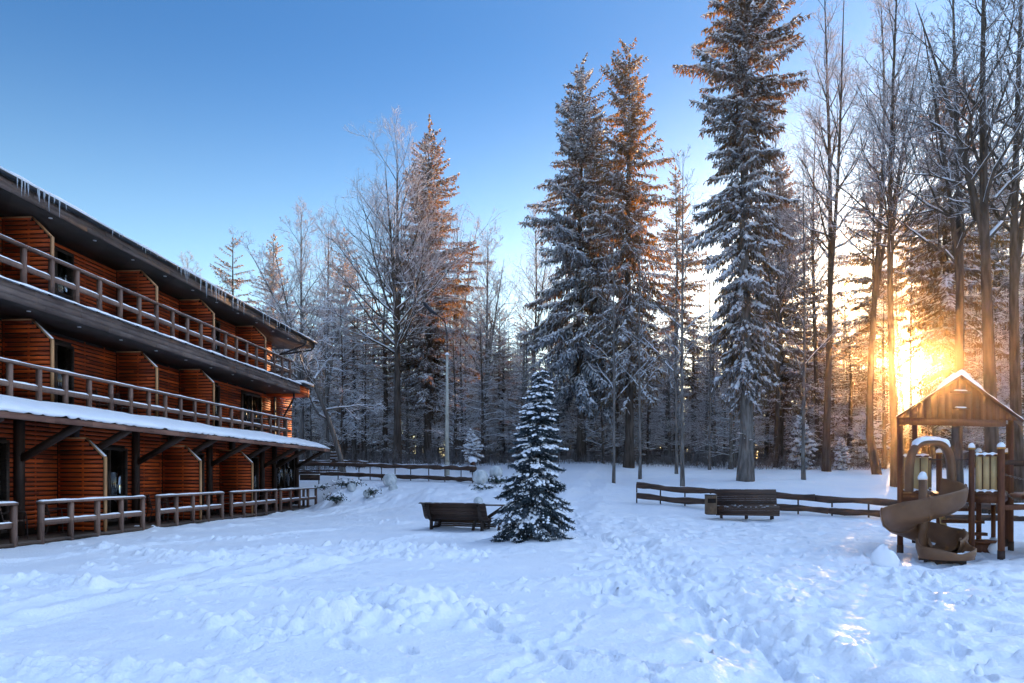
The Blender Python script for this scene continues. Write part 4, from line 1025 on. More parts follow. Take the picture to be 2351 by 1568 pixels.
BARE = [('bare_tree', b_fan, 912, 46.0, 1.02, 0.3, 'bare tree with a wide frosty fan-shaped crown and snowy limbs, left of the lamp post'),
        ('bare_tree', b_fros, 692, 49.0, 0.94, 0.0, 'frosty pale bare tree nearest the hotel roof end'),
        ('bare_tree', b_fros, 752, 52.0, 0.94, 2.0, 'frosty pale bare tree between the hotel and the fan-shaped tree'),
        ('bare_tree', b_birch, 1052, 60.0, 1.05, 0.5, 'pale birch with hanging twigs showing behind the dense dark spruce'),
        ('bare_tree', b_fros, 1118, 50.0, 0.86, 1.2, 'slender bare tree with sunlit orange top right of the dense dark spruce'),
        ('bare_tree', b_tall2, 1225, 55.0, 0.72, 0.9, 'twin-stemmed bare tree just left of the tall pair of spruces'),
        ('bare_tree', b_tall, 1897, 42.0, 1.0, 0.2, 'tall straight bare tree with a frosty crown right of the tallest spruce'),
        ('bare_tree', b_tall2, 2014, 40.0, 1.0, 1.7, 'tall straight bare tree whose trunk edges the sun glare on its left'),
        ('bare_tree', b_tall, 2056, 33.0, 0.86, 2.6, 'dark bare tree close behind the left corner of the playhouse'),
        ('bare_tree', b_fork2, 2195, 31.0, 1.0, 0.6, 'dark bare tree rising directly behind the playhouse roof ridge'),
        ('bare_tree', b_fork, 2268, 26.0, 0.98, 2.2, 'thick forked tree with snow on every limb right of the playhouse roof'),
        ('bare_tree', b_fork2, 2338, 27.0, 0.95, 3.6, 'dark leafless tree at the picture edge beside the chain bridge'),
        ('bare_tree', b_lean, 789, 40.0, 1.0, 0.0, 'snow-covered young tree leaning over towards the hotel'),
        ('bare_tree', b_fros, 430, 62.0, 0.93, 0.4, 'frosty bare tree top showing low over the hotel roof'),
        ('bare_tree', b_slim, 1409, 33.0, 0.75, 0.0, 'thin sapling in open snow left of the log fence end'),
        ('bare_tree', b_slim, 1469, 35.5, 0.8, 1.0, 'thin sapling above the left end of the log fence'),
        ('bare_tree', b_slim, 1553, 39.0, 0.85, 2.0, 'thin darker sapling further back between fence and forest'),
        ('bare_tree', b_slim, 1567, 32.5, 0.95, 3.0, 'pale straight sapling with a snowy side twig above the log fence'),
        ('bare_tree', b_slim, 1845, 36.0, 1.0, 4.0, 'slim sapling beside the straight tall bare tree'),
        ('bare_tree', b_slim, 1629, 43.0, 0.8, 5.0, 'thin sapling left of the tallest spruce trunk at the forest edge'),
        ('bare_tree', b_tall, 1782, 47.0, 0.8, 5.2, 'bare tree half hidden right of the tallest spruce'),
        ('bare_tree', b_tall2, 1872, 50.0, 0.9, 3.2, 'dark bare stem close beside the tall straight bare tree')]
for k, m_, u, Y, s, rz, lab in BARE:
    x, y_ = at(u, Y); plant(k, m_, x, y_, lab, 'tree', 'bare trees at the edge of the wood', rz, s)
sp_h = tree_meshes('high_crowned_spruce', spruce(9, 25.0, 2.3, 0.6, 0.5, 0.18, 1.0, 0.7, 1.6, 0.6, 0.6, dead=0.5, blade=0.13, fine=0.18), M_bark, M_needle)
for k, m_, u, Y, s, rz, lab in (('spruce_tree', sp_h, 2092, 66.0, 1.0, 0.3, 'high-crowned spruce standing straight above the low sun'), ('spruce_tree', sp_h, 2148, 61.0, 0.97, 2.1, 'high-crowned spruce just right of the low sun, above the playhouse roof'),
                                ('bare_tree', b_tall2, 2066, 70.0, 0.85, 4.0, 'thin distant bare tree crossing the left edge of the sun glare'), ('bare_tree', b_tall, 2122, 74.0, 0.85, 1.0, 'thin distant bare tree with its crown right above the sun')):
    x, y_ = at(u, Y); plant(k, m_, x, y_, lab, 'spruce' if m_ is sp_h else 'tree', 'tall spruces' if m_ is sp_h else 'bare trees at the edge of the wood', rz, s)
# ------------------------------------------------------------------ the forest behind: trunks, thin trees and dark spruces
th = [tree_meshes('forest_stem', bare(30 + k, 17.0 + 2 * k, 0.10 + 0.03 * k, 0.12, 1.1, 0.13, 3, 6, 0.9, 1.0, limbs=42, upcurve=0.15, crook=0.16, twr=0.011), M_gbark if k % 2 else M_bark, M_twig) for k in range(4)]
fs_ = [tree_meshes('forest_spruce', spruce(40 + k, 23.0, 2.2 + 0.3 * k, (0.42, 0.3, 0.12)[k], 0.6, 0.24, 0.85, 0.9, 1.1, 0.5, 0.8, dead=2.2, blade=0.11, fine=0.22), M_bark, M_needle if k < 2 else M_fneedle) for k in range(3)]
rf_ = random.Random(8)
def skyline(u):                                            # how high (picture row) the wood behind may reach
    return float(np.interp(u, [380, 480, 560, 640, 760, 900, 1060, 1100, 1230, 1330, 1480, 1600, 1850, 1960, 2351], [600, 640, 690, 660, 650, 640, 640, 690, 690, 680, 680, 700, 700, 640, 600]))
def sun_gap(u, Y, w): return 2048 - w < u < 2160 + w
n_thin = n_spr = 0
placed = [(PX(u, Y), Y) for _, _, u, Y, *_ in SPR] + [(PX(u, Y), Y) for _, _, u, Y, *_ in BARE]
while n_thin < 165 or n_spr < 66:
    Y = 44 + 40 * rf_.random() ** 1.2; u = rf_.uniform(560, 2420)
    x = PX(u, Y)
    if u < 700 and Y < 52: continue
    if abs(x - 0.5867 * Y + 33.4) < 1.6: continue
    if -10 < x - 0.5867 * Y < -2.5 and rf_.random() < 0.6: continue
    if any((x - a) ** 2 + (Y - b) ** 2 < 1.7 for a, b in placed): continue
    top = PZ(skyline(u) + rf_.uniform(0, 130), Y) - gz1(x, Y)
    if n_spr < 66 and rf_.random() < 0.45 and Y > 46:
        if sun_gap(u, Y, 18): continue
        k = rf_.randrange(3); h = min(top, 27.0)
        if h < 8: continue
        plant('forest_spruce', fs_[k], x, Y, 'dark spruce among many in the depth of the wood', 'spruce', 'spruces in the wood', rf_.random() * 6.28, (0.9, 0.9, h / 23.0)); n_spr += 1; placed.append((x, Y))
    elif n_thin < 165:
        if sun_gap(u, Y, 2) and (Y < 62 or rf_.random() < 0.5): continue
        k = rf_.randrange(4); h = min(top, 24.0)
        if h < 7: continue
        s = h / (17.0 + 2 * k); plant('forest_tree', th[k], x, Y, 'thin snowy trunk among many in the wood', 'tree', 'thin trunks in the wood', rf_.random() * 6.28, (0.6 + 0.4 * s, 0.6 + 0.4 * s, s)); n_thin += 1; placed.append((x, Y))
for n in range(30):                                         # the dense screen of stems round the low sun
    Y = rf_.uniform(54, 82); u = rf_.uniform(1880, 2360)
    if 2062 < u < 2132: continue
    if -10 < PX(u, Y) - 0.5867 * Y < -2.5 and rf_.random() < 0.8: continue
    x = PX(u, Y); k = rf_.randrange(4); s = rf_.uniform(20, 26) / (17.0 + 2 * k)
    plant('forest_tree', th[k], x, Y, 'thin snowy trunk among many in the wood', 'tree', 'thin trunks in the wood', rf_.random() * 6.28, (0.6 + 0.4 * s, 0.6 + 0.4 * s, s))
# the far wood, one dark mass of distant spruces and stems
def low_far(Y): return PZ(905, Y)
far = [MB(), MB(), MB()]
src = [spruce(60, 23.0, 3.6, 0.0, 0.7, 0.25, 0.7, 0.8, 1.0, 0.5, 1.1, dead=0, blade=0.3, fine=0.45), spruce(61, 23.0, 2.3, 0.25, 0.6, 0.25, 0.7, 0.8, 1.0, 0.5, 1.1, dead=1, blade=0.3, fine=0.45), bare(62, 20, 0.16, 0.15, 0.9, 0.15, 3, 5, 0.9, 0.9, limbs=30, twr=0.022)]
def flat(mb): return np.vstack(mb.V), (np.vstack(mb.F4) if mb.F4 else np.zeros((0, 4), int)), (np.vstack(mb.F3) if mb.F3 else np.zeros((0, 3), int)), mb.FN
srcf = [[flat(m) for m in s] for s in src]
for n in range(420):
    Y = rf_.uniform(84, 125); u = rf_.uniform(480, 2600); x = PX(u, Y)
    k = (0, 1, 0, 2, 2)[n % 5]; h = min(24, PZ(skyline(u) + (rf_.uniform(-60, 120) if u > 1880 else rf_.uniform(60, 230)), Y) - gz1(x, Y))
    if n % 3 == 0: h = min(h, rf_.uniform(7, 12)); k = 0
    if sun_gap(u, Y, -4): h = min(h, PZ(rf_.uniform(925, 1000), Y) - gz1(x, Y)); k = 0
    if abs(x - 0.5867 * Y + 33.4) < 3.0 or (-10 < x - 0.5867 * Y < -3 and rf_.random() < 0.75): h = min(h, 9.0)
    if h < 3: continue
    s = h / 22.0; a = rf_.random() * 6.28; ca, sa = math.cos(a), math.sin(a); z0 = gz1(x, Y) - 0.3
    for q in range(3):
        V, f4, f3, fn = srcf[k][q]
        V = np.stack([x + (V[:, 0] * ca - V[:, 1] * sa) * 1.1, Y + (V[:, 0] * sa + V[:, 1] * ca) * 1.1, z0 + V[:, 2] * s], 1)
        b0 = far[q].n; far[q].V.append(V); far[q].n += len(V)
        if len(f4): far[q].F4.append(f4 + b0)
        if len(f3): far[q].F3.append(f3 + b0)
fo = tag(obj('far_forest', far[1], M_needle), 'distant mass of spruces and stems closing the view', 'forest', kind='stuff')
obj('stems', far[0], M_bark, fo); obj('snow_cover', far[2], M_tsnow, fo)
# brush at the foot of the wood
br = MB(); rb = np.random.default_rng(77)
n = 5200; Y = 43.5 + 20 * rb.random(n) ** 1.6; u = rb.uniform(640, 2400, n); X = (u - CX) * Y / FOC
ok = ~((u > 2030) & (u < 2180) & (Y > 47)); X, Y = X[ok], Y[ok]; n = len(X); Z = gz(X, Y)
A = np.stack([X, Y, Z - 0.05], 1); hgt = 0.3 + 1.3 * rb.random(n) ** 1.8
B = A + np.stack([rb.normal(size=n) * 0.22, rb.normal(size=n) * 0.22, hgt], 1); sticks(br, A, B, np.full(n, 0.011), np.full(n, 0.006), 3)
k2 = np.repeat(np.arange(n), 3); f = 0.3 + 0.6 * rb.random(len(k2)); A2 = A[k2] + (B - A)[k2] * f[:, None]
sticks(br, A2, A2 + np.stack([rb.normal(size=len(k2)) * 0.2, rb.normal(size=len(k2)) * 0.2, 0.05 + 0.25 * rb.random(len(k2))], 1), np.full(len(k2), 0.007), np.full(len(k2), 0.004), 3)
tag(obj('undergrowth', br, M_twig), 'dry brush and thin shoots along the foot of the wood', 'undergrowth', kind='stuff')
# ------------------------------------------------------------------ the young spruce in the middle of the yard
def yard_spruce():
    r = np.random.default_rng(21); H = 3.98
    Nd, Sn, T = MB(), MB(), MB()
    zs = np.linspace(-0.15, H, 8); lx = 0.28 * (np.maximum(zs, 0) / H) ** 1.4
    T.tube(np.stack([lx, zs * 0, zs], 1), np.linspace(0.07, 0.012, 8), 8)
    P_, D_, L_, W_, N_ = [], [], [], [], []; SP, SD, SL, SW, SH = [], [], [], [], []
    z = 0.42; az = 0.0; up = np.array([0, 0, 1.0])
    while z < H - 0.05:
        f = z / H; rad = float(np.interp(f, [0, 0.1, 0.25, 0.36, 0.5, 0.62, 0.76, 0.89, 1.0], [0.82, 0.86, 0.85, 0.76, 0.6, 0.5, 0.39, 0.26, 0.09]))
        nb = max(5, int(round(6 + 7 * rad + r.random())))
        for k in range(nb):
            a = az + 6.283 * k / nb + r.normal() * 0.2; L = rad * (0.6 + 0.58 * r.random()); hx, hy = math.cos(a), math.sin(a)
            n = max(4, int(L / 0.045)); t = np.linspace(0.12, 1, n); low = max(0.0, 1 - f * 1.5)
            zz = z + r.normal() * 0.11 + L * (0.28 * t - (0.72 + 0.4 * low) * t ** 1.5 + 0.16 * t ** 5)
            zz = np.maximum(zz, 0.04)
            C0 = np.stack([float(np.interp(z, zs, lx)) + hx * L * t, hy * L * t, zz], 1)
            tan = norm(np.gradient(C0, axis=0)); sd = norm(np.cross(tan, up)); un = norm(np.cross(sd, tan))
            pw = (0.10 + 0.12 * rad) * np.sin(np.pi * np.clip(t * 0.85 + 0.12, 0, 1)) + 0.04       # half width of the plume
            for sgn in (-1, 1, -0.6, 0.6, -0.25, 0.25):
                d = norm(tan * 0.8 + sd * sgn + r.normal(size=(n, 3)) * 0.22 - up * (0.12 + 0.3 * r.random((n, 1))))
                P_.append(C0); D_.append(d); L_.append(pw * (0.75 + 0.5 * r.random(n))); W_.append(np.full(n, 0.034) * (0.7 + 0.6 * r.random(n))); N_.append(norm(r.normal(size=(n, 3)) + np.array([0, 0, 0.6])))
                for q in (0.4, 0.8):
                    d2 = norm(d + r.normal(size=(n, 3)) * 0.75); P_.append(C0 + d * (pw * q)[:, None]); D_.append(d2); L_.append(0.045 + 0.05 * r.random(n)); W_.append(np.full(n, 0.018)); N_.append(norm(r.normal(size=(n, 3)) + 0.01))
            # heavy snow resting on the outer half of the plume, in a few mounds
            for tc, pr in ((0.9, 0.7), (0.68, 0.66), (0.45, 0.3)):
                if r.random() > pr: continue
                i = min(n - 1, max(0, int((tc + r.normal() * 0.07) * n))); m = 7; big = (0.55 + 0.95 * r.random() ** 1.5) * (0.74 + 0.3 * rad)
                off = sd[i] * (r.normal(size=(m, 1)) * 0.055 * big) + tan[i] * (r.normal(size=(m, 1)) * 0.07 * big) + up * (0.02 + 0.01 * r.random((m, 1)))
                SP.append(C0[i] + off); SD.append(norm(tan[i] + r.normal(size=(m, 3)) * 0.35)); SL.append((0.12 + 0.10 * r.random(m)) * big); SW.append((0.09 + 0.07 * r.random(m)) * big); SH.append((0.04 + 0.045 * r.random(m)) * big)
            m = max(4, int(16 * L)); i = r.integers(0, n, m)   # small flecks caught among the needles
            SP.append(C0[i] + sd[i] * (r.normal(size=(m, 1)) * 0.06) + up * (0.01 + 0.02 * r.random((m, 1)))); SD.append(norm(tan[i] + r.normal(size=(m, 3)) * 0.5)); SL.append(0.04 + 0.06 * r.random(m)); SW.append(0.03 + 0.04 * r.random(m)); SH.append(0.015 + 0.02 * r.random(m))
        az += 1.1; z += 0.125 + 0.05 * r.random() - 0.03 * f
    P_.append(np.array([[lx[-1], 0, H - 0.05]] * 4)); D_.append(np.array([[0.4, 0, 1.0], [0.9, 0, 0.5], [-0.2, 0.2, 1], [0.3, -0.3, 0.8]])); L_.append(np.full(4, 0.16)); W_.append(np.full(4, 0.04)); N_.append(np.array([[0, 1.0, 0]] * 4))
    SP.append(np.array([[lx[-1], 0, H], [lx[-1] + 0.08, 0, H + 0.02], [lx[-1] + 0.15, 0, H + 0.0]])); SD.append(np.array([[1.0, 0, 0]] * 3)); SL.append(np.array([0.12, 0.12, 0.1])); SW.append(np.full(3, 0.08)); SH.append(np.full(3, 0.05))
    c = np.concatenate
    blades(Nd, c(P_), c(D_), c(L_), c(W_), c(N_)); lumps(Sn, c(SP), c(SD), c(SL), c(SW), c(SH))
    return T, Nd, Sn
def soft(o, it=1):
    m = o.modifiers.new('soft', 'SUBSURF'); m.levels = m.render_levels = it
M_yneedle = mat('young_needles', (0.008, 0.018, 0.02), (0.035, 0.055, 0.06), (3, 3, 3), 0.6, spec=0.2, frost=((0.4, 0.46, 0.55), 0.3, 0.95, 0.35))
x0, y0 = gp(1217, 1247)
ys_ = yard_spruce()
t = thing('young_spruce', 'young snow-clumped spruce standing alone in the yard beside the dark bench', 'spruce', (x0, y0, gtop(x0, y0) - 0.06)); t.scale = (1, 1, 0.975)
obj('trunk', ys_[0], M_bark, t); obj('crown', ys_[1], M_yneedle, t); soft(obj('snow_cover', ys_[2], M_snow, t, True))
# small snow-buried conifer and the snowy stump in front of the wood
sap = tree_meshes('small_conifer', spruce(71, 2.6, 0.85, 0.05, 0.8, 0.04, 1.4, 1.6, 0.5, 0.5, 0.2, dead=0, blade=0.06, fine=0.08), M_bark, M_needle)
x, y_ = at(1082, 41.5); plant('small_conifer', sap, x, y_, 'small conifer bowed under thick snow right of the lamp post', 'spruce', z=PZ(1052, 41.5) - 0.1, sink=0.0, sc=0.62)
sap2 = tree_meshes('small_conifer', spruce(72, 2.4, 0.7, 0.05, 0.8, 0.04, 1.3, 1.3, 0.6, 0.5, 0.2, dead=0, blade=0.06, fine=0.08), M_bark, M_needle)
for u, Y, s, lab in ((1836, 45.0, 1.3, 'small snowy conifer at the forest edge left of the tall straight bare tree'), (1290 + 640, 43.5, 0.8, 'snow-plastered little conifer at the foot of the tall straight bare tree'), (1988, 50.0, 1.6, 'snowy young conifer in the sunlit gap of the wood')):
    x, y_ = at(u, Y); plant('small_conifer', sap2, x, y_, lab, 'spruce', None, u, s)
def blob(mb, c, rx, ry, rz, n=14, m=8, seed=0, amp=0.18, zmin=-1.0):
    V = []
    for i in range(m + 1):
        ph = -math.pi / 2 + math.pi * i / m
        for k in range(n):
            a = 2 * math.pi * k / n; q = 1 + amp * float(vnoise(np.array([math.cos(a) * 1.7 + 9 + seed]), np.array([math.sin(a) * 1.7 + ph * 1.3 + seed * 3]), 4)[0]) * 2
            V.append((c[0] + rx * q * math.cos(ph) * math.cos(a), c[1] + ry * q * math.cos(ph) * math.sin(a), c[2] + max(zmin, math.sin(ph)) * rz * q))
    i = np.arange(m)[:, None] * n; k = np.arange(n)[None]
    mb.add(V, np.stack([i + k, i + (k + 1) % n, i + n + (k + 1) % n, i + n + k], -1).reshape(-1, 4)); return mb
x, y_ = at(1086, 38.5); z = PZ(1068, 38.5)
t = thing('tree_stump', 'tree stump under a round cap of snow, below the small bowed conifer', 'stump', (x, y_, z))
q = MB(); q.tube([(0, 0, -0.4), (0, 0, 0.0), (0, 0, 0.25)], [0.2, 0.16, 0.15], 12); obj('trunk', q, M_bark, t)
q = blob(MB(), (0, 0, 0.3), 0.23, 0.22, 0.17, 18, 10, 2.0, 0.25); obj('snow_cap', q, M_snow, t, True)
# stack of cut logs beyond the hotel
x, y_ = at(767, 43.0); z = PZ(1072, 43.0)
t = thing('wood_stack', 'small stack of snow-topped split logs beyond the hotel end', 'wood stack', (x, y_, z), 0.2)
for k in range(5):
    q = MB(); q.tube([(-0.3 + 0.02 * k, 0, 0.1 + 0.19 * k), (0.32 - 0.02 * k, 0, 0.1 + 0.19 * k)], 0.085, 9); l = obj('log', q, M_log, t)
    s = MB(); s.beam((-0.28 + 0.02 * k, 0, 0.185 + 0.19 * k), (0.3 - 0.02 * k, 0, 0.185 + 0.19 * k), 0.12, 0.03); obj('snow_cap', s, M_snow, l)
q = MB(); q.box((0, 0.12, -0.2), (0.1, 0.1, 0.5)); obj('support', q, M_log, t)
# ------------------------------------------------------------------ log fences: wavy log rails on thin iron posts
def log_fence(label, pts, heights, post_at, top_r=0.085, log_len=2.4, seed=1, both=True, lip=True):
    """pts: (x, y, ground z) along the fence; heights: of the rails above ground; post_at: fractions along it"""
    r = random.Random(seed); P = np.array(pts, float); Lc = np.r_[0, np.cumsum(np.hypot(*np.diff(P[:, :2], axis=0).T))]
    def pos(s): return np.array([np.interp(s, Lc, P[:, k]) for k in range(3)])
    o = pos(Lc[-1] / 2); t = thing('log_fence', label, 'fence', tuple(o))
    for h in heights:
        s = 0.0; sn = MB()
        while s < Lc[-1] - 0.05:
            e = min(Lc[-1], s + log_len * r.uniform(0.75, 1.3)); n = 14; A = []; R_ = []
            ph = r.random() * 9
            for i in range(n + 1):
                q = pos(s + (e - s) * i / n) - o
                A.append(q + np.array([0, 0, h + 0.012 * math.sin(i * 0.7 + ph) + r.gauss(0, 0.004)])); R_.append(top_r * (1 + 0.14 * math.sin(i * 0.9 + ph * 2) + r.gauss(0, 0.05)))
            l = MB(); l.tube(A, R_, 10); obj('rail', l, M_log, t, True)
            i = 0
            while i < n:                                    # ragged snow on the log's back
                k = min(n, i + r.randint(1, 4))
                if r.random() < 0.72 and k > i:
                    cc = [np.array(a) + np.array([0, 0, rr * 0.86]) for a, rr in zip(A[i:k + 1], R_[i:k + 1])]
                    m = len(cc); sn.tube(cc, [0.02] + [r.uniform(0.03, 0.05) for _ in range(m - 2)] + [0.02] if m > 2 else [0.025] * m, 6)
                i = k + (0 if r.random() < 0.5 else 1)
            s = e
        if sn.n: obj('snow_cap', sn, M_snow, t, True)
    for f in post_at:
        q = pos(f * Lc[-1]) - o; p = MB(); p.box((q[0], q[1] + top_r * 0.9 + 0.02, q[2] + max(heights) / 2 - 0.12), (0.045, 0.045, max(heights) + 0.3)); obj('post', p, M_iron, t)
    return t
def fpt(u, vb, Y): return (PX(u, Y), Y, PZ(vb, Y))
# right fence behind bench and bin
R1 = [fpt(1461, 1152, 27.0), fpt(1540, 1161, 26.7), fpt(1640, 1168, 26.2), fpt(1787, 1178, 25.4), fpt(1905, 1188, 24.8), fpt(2035, 1196, 24.2), fpt(2230, 1205, 23.6), fpt(2500, 1213, 23.0), fpt(2750, 1220, 22.6)]
log_fence('dark log fence running behind the right bench and the playground', R1, (0.24, 0.66), (0.002, 0.052, 0.103, 0.155, 0.21, 0.265, 0.325, 0.387, 0.452, 0.52, 0.59, 0.66, 0.73, 0.8, 0.87, 0.94, 0.998), 0.118, 3.2, 5)
L1 = [fpt(640, 1104, 38.5), fpt(690, 1100, 38.2), fpt(800, 1103, 37.0), fpt(900, 1108, 35.6), fpt(1000, 1112, 34.2), fpt(1092, 1117, 32.8)]
log_fence('dark log fence on the bank between the hotel corner and the globe lamps', L1, (0.33, 0.86), (0.02, 0.2, 0.3, 0.41, 0.47, 0.53, 0.6, 0.68, 0.77, 0.85, 0.93, 0.985), 0.105, 3.4, 9)
L2 = [fpt(560, 1108, 46.0), fpt(690, 1096, 44.5), fpt(760, 1096, 43.0), fpt(850, 1100, 42.0)]
log_fence('thin pole fence behind the bank fence near the hotel corner', L2, (0.45, 1.05), (0.05, 0.3, 0.5, 0.7, 0.9), 0.05, 4.0, 13)
L3 = [fpt(1330, 1062, 50.0), fpt(1450, 1060, 50.0), fpt(1560, 1060, 50.0)]
log_fence('far straight rail fence between the spruce trunks at the forest edge', L3, (0.45, 0.8), (0.05, 0.35, 0.65, 0.95), 0.06, 5.0, 14)
q = MB(); a, b_ = fpt(690, 1097, 36.5), fpt(733, 1097, 36.0)
t = thing('wooden_edging', 'low dark board edging the bank at the hotel corner', 'board', a)
q.beam((0, 0, 0.02), (b_[0] - a[0], b_[1] - a[1], 0.02), 0.12, 0.3); obj('board', q, M_log, t)
q = MB(); q.beam((0, 0, 0.185), (b_[0] - a[0], b_[1] - a[1], 0.185), 0.12, 0.03); obj('snow_cap', q, M_snow, t)
# ------------------------------------------------------------------ curved slatted benches
def bench_profile(n=22):
    """side outline from the front lip of the seat over the hollow to the rolled top: (forward, height)"""
    P = np.array([(0.50, 0.12), (0.545, 0.26), (0.50, 0.385), (0.40, 0.425), (0.26, 0.40), (0.12, 0.375), (0.0, 0.40), (-0.07, 0.50), (-0.11, 0.64), (-0.15, 0.78), (-0.20, 0.90), (-0.27, 0.955), (-0.34, 0.94)])
    t = np.r_[0, np.cumsum(np.hypot(*np.diff(P, axis=0).T))]; s = np.linspace(0, t[-1], n)
    return np.stack([np.interp(s, t, P[:, 0]), np.interp(s, t, P[:, 1])], 1)
def bench(label, loc, rz, length=2.0, mid=False):
    t = thing('park_bench', label, 'bench', loc, rz, 'slatted benches in the yard')
    P = bench_profile(24); T = np.gradient(P, axis=0); T /= np.linalg.norm(T, axis=1)[:, None]
    seat, back = MB(), MB()
    for k in range(24):
        R_ = np.array([[1, 0, 0], [0, -T[k, 0], T[k, 1]], [0, -T[k, 1], -T[k, 0]]])
        (seat if k < 12 else back).box((0, -P[k, 0], P[k, 1]), (length, 0.058, 0.024), R_)
    obj('seat', seat, M_bench, t); obj('backrest', back, M_bench, t)
    for x in ((-length / 2 + 0.2, length / 2 - 0.2) + ((0.0,) if mid else ())):
        f = MB(); Nn = np.stack([T[:, 1], -T[:, 0]], 1)   # towards the underside
        out_, inn = P - Nn * 0.016, P - Nn * 0.1
        V = np.vstack([np.stack([np.full(24, x + dx), -o[:, 0], o[:, 1]], 1) for dx in (-0.028, 0.028) for o in (out_, inn)])
        F = []
        for i in range(23):
            for a, b_ in ((0, 1), (2, 3)): F.append([a * 24 + i, a * 24 + i + 1, b_ * 24 + i + 1, b_ * 24 + i])
            for a, b_ in ((0, 2), (1, 3)): F.append([a * 24 + i, a * 24 + i + 1, b_ * 24 + i + 1, b_ * 24 + i])
        F += [[0, 24, 72, 48], [23, 47, 95, 71]]
        f.add(V, F)
        f.box((x, -0.42, 0.06), (0.056, 0.1, 0.16)); f.box((x, 0.0, 0.15), (0.056, 0.1, 0.42)); f.box((x, -0.2, 0.1), (0.05, 0.5, 0.07))
        obj('side_frame', f, M_bframe, t)
    s = MB(); r = np.random.default_rng(int(length * 100 + loc[0] * 7) % 999)
    n = 70; k = r.choice([4, 5, 6, 7, 8, 9, 10, 11, 22, 23], n); xx = r.uniform(-length / 2, length / 2, n)
    lumps(s, np.stack([xx, -P[k, 0], P[k, 1] + 0.013], 1), np.tile([1.0, 0, 0.0], (n, 1)), 0.04 + 0.14 * r.random(n), np.full(n, 0.04), 0.006 + 0.012 * r.random(n))
    obj('snow_cover', s, M_snow, t, True)
    return t
x, y_ = gp(1047, 1218)
b0 = bench('dark curved bench seen from behind, left of the young spruce', (x, y_ + 0.1, gtop(x, y_) - 0.02), math.pi - 0.36, 2.0); b0.scale = (1.02, 1.15, 0.86)
x, y_ = PX(1712, 23.6), 23.6
bench('brown curved bench facing the yard in front of the log fence, beside the bin', (x, y_, PZ(1186, 23.6) - 0.03), -0.22, 2.05, True)
# wooden table in front of the first bench, on crossed legs
x, y_ = PX(1130, 20.0), 20.0
t = thing('picnic_table', 'wooden table with slanted legs between the dark bench and the young spruce', 'table', (x, y_, gtop(x, y_)), -0.36)
q = MB()
for k in range(4): q.box((0, -0.27 + 0.18 * k, 0.72), (1.0, 0.165, 0.04))
obj('tabletop', q, M_bench, t)
for xx in (-0.4, 0.4):
    for sg in (-1, 1):
        q = MB(); q.beam((xx, sg * 0.06, 0.68), (xx - 0.02 + 0.06 * sg, sg * 0.34, -0.06), 0.07, 0.05); obj('leg', q, M_bframe, t)
q = MB(); q.beam((-0.36, 0, 0.2), (0.36, 0, 0.66), 0.06, 0.09); obj('brace', q, M_bframe, t)
q = MB(); q.box((0, 0, 0.752), (0.98, 0.68, 0.022)); obj('snow_cap', q, M_snow, t)
# litter bin
x, y_ = PX(1632, 23.3), 23.3
t = thing('litter_bin', 'round litter bin of upright wooden slats beside the brown bench', 'bin', (x, y_, PZ(1180, 23.3) - 0.02))
q = MB(); nS = 22
for k in range(nS):
    a = 2 * math.pi * k / nS; c, s = math.cos(a), math.sin(a); R_ = np.array([[-s, c, 0], [c, s, 0], [0, 0, 1.0]])
    front = abs((a - 1.5 * math.pi + math.pi) % (2 * math.pi) - math.pi) < 0.75
    for z0, z1 in (((0.02, 0.40), (0.55, 0.66)) if front else ((0.02, 0.66),)): q.box((0.19 * c, 0.19 * s, (z0 + z1) / 2), (0.046, 0.022, z1 - z0), R_)
obj('slats', q, M_bin, t)
q = MB(); q.tube([(0, 0, 0.0), (0, 0, 0.6)], 0.165, 20); obj('liner', q, M_backing, t)
q = MB(); q.tube([(0, 0, 0.66), (0, 0, 0.675), (0, 0, 0.69)], [0.212, 0.212, 0.19], 24); q.tube([(0, 0, 0.69), (0, 0, 0.73)], 0.012, 6); lid = obj('lid', q, M_gutter, t)
q = MB(); q.tube([(0, 0, 0.691), (0.0, 0, 0.705)], [0.18, 0.15], 18); obj('snow_cap', q, M_snow, lid, True)
# ------------------------------------------------------------------ lamp post, globe lamps, evergreen bushes
x, y_ = at(1026.5, 35.0); z = PZ(1104, 35.0)
t = thing('lamp_post', 'tall pale concrete lamp post with a dark curved arm, behind the bank fence', 'lamp post', (x, y_, z))
h = PZ(815, 35.0) - z
q = MB()
for zz0, zz1, w0, w1 in ((-0.5, 0.95, 0.25, 0.24), (0.9, h, 0.2, 0.11)):
    V = [(sx * w / 2, sy * w / 2, zz) for zz, w in ((zz0, w0), (zz1, w1)) for sx, sy in ((-1, -1), (1, -1), (1, 1), (-1, 1))]
    q.add(V, [[0, 1, 5, 4], [1, 2, 6, 5], [2, 3, 7, 6], [3, 0, 4, 7], [3, 2, 1, 0], [4, 5, 6, 7]])
obj('pole', q, M_concrete, t)
q = MB(); q.tube([(0.0, 0, h - 0.3), (0.0, 0, h + 0.5), (-0.02, 0, h + 1.2), (-0.12, 0, h + 1.7), (-0.4, 0, h + 2.0), (-0.75, 0, h + 2.2)], 0.03, 8); obj('arm', q, M_gutter, t)
q = MB(); q.tube([(-0.6, 0, h + 2.13), (-0.8, 0, h + 2.25), (-1.15, 0, h + 2.62), (-1.22, 0, h + 2.7)], [0.05, 0.1, 0.1, 0.05], 10); obj('lamp_head', q, M_gutter, t)
q = MB(); q.tube([(0, 0, h), (0, 0, h + 0.12)], [0.13, 0.06], 12); obj('snow_cap', q, M_snow, t, True)
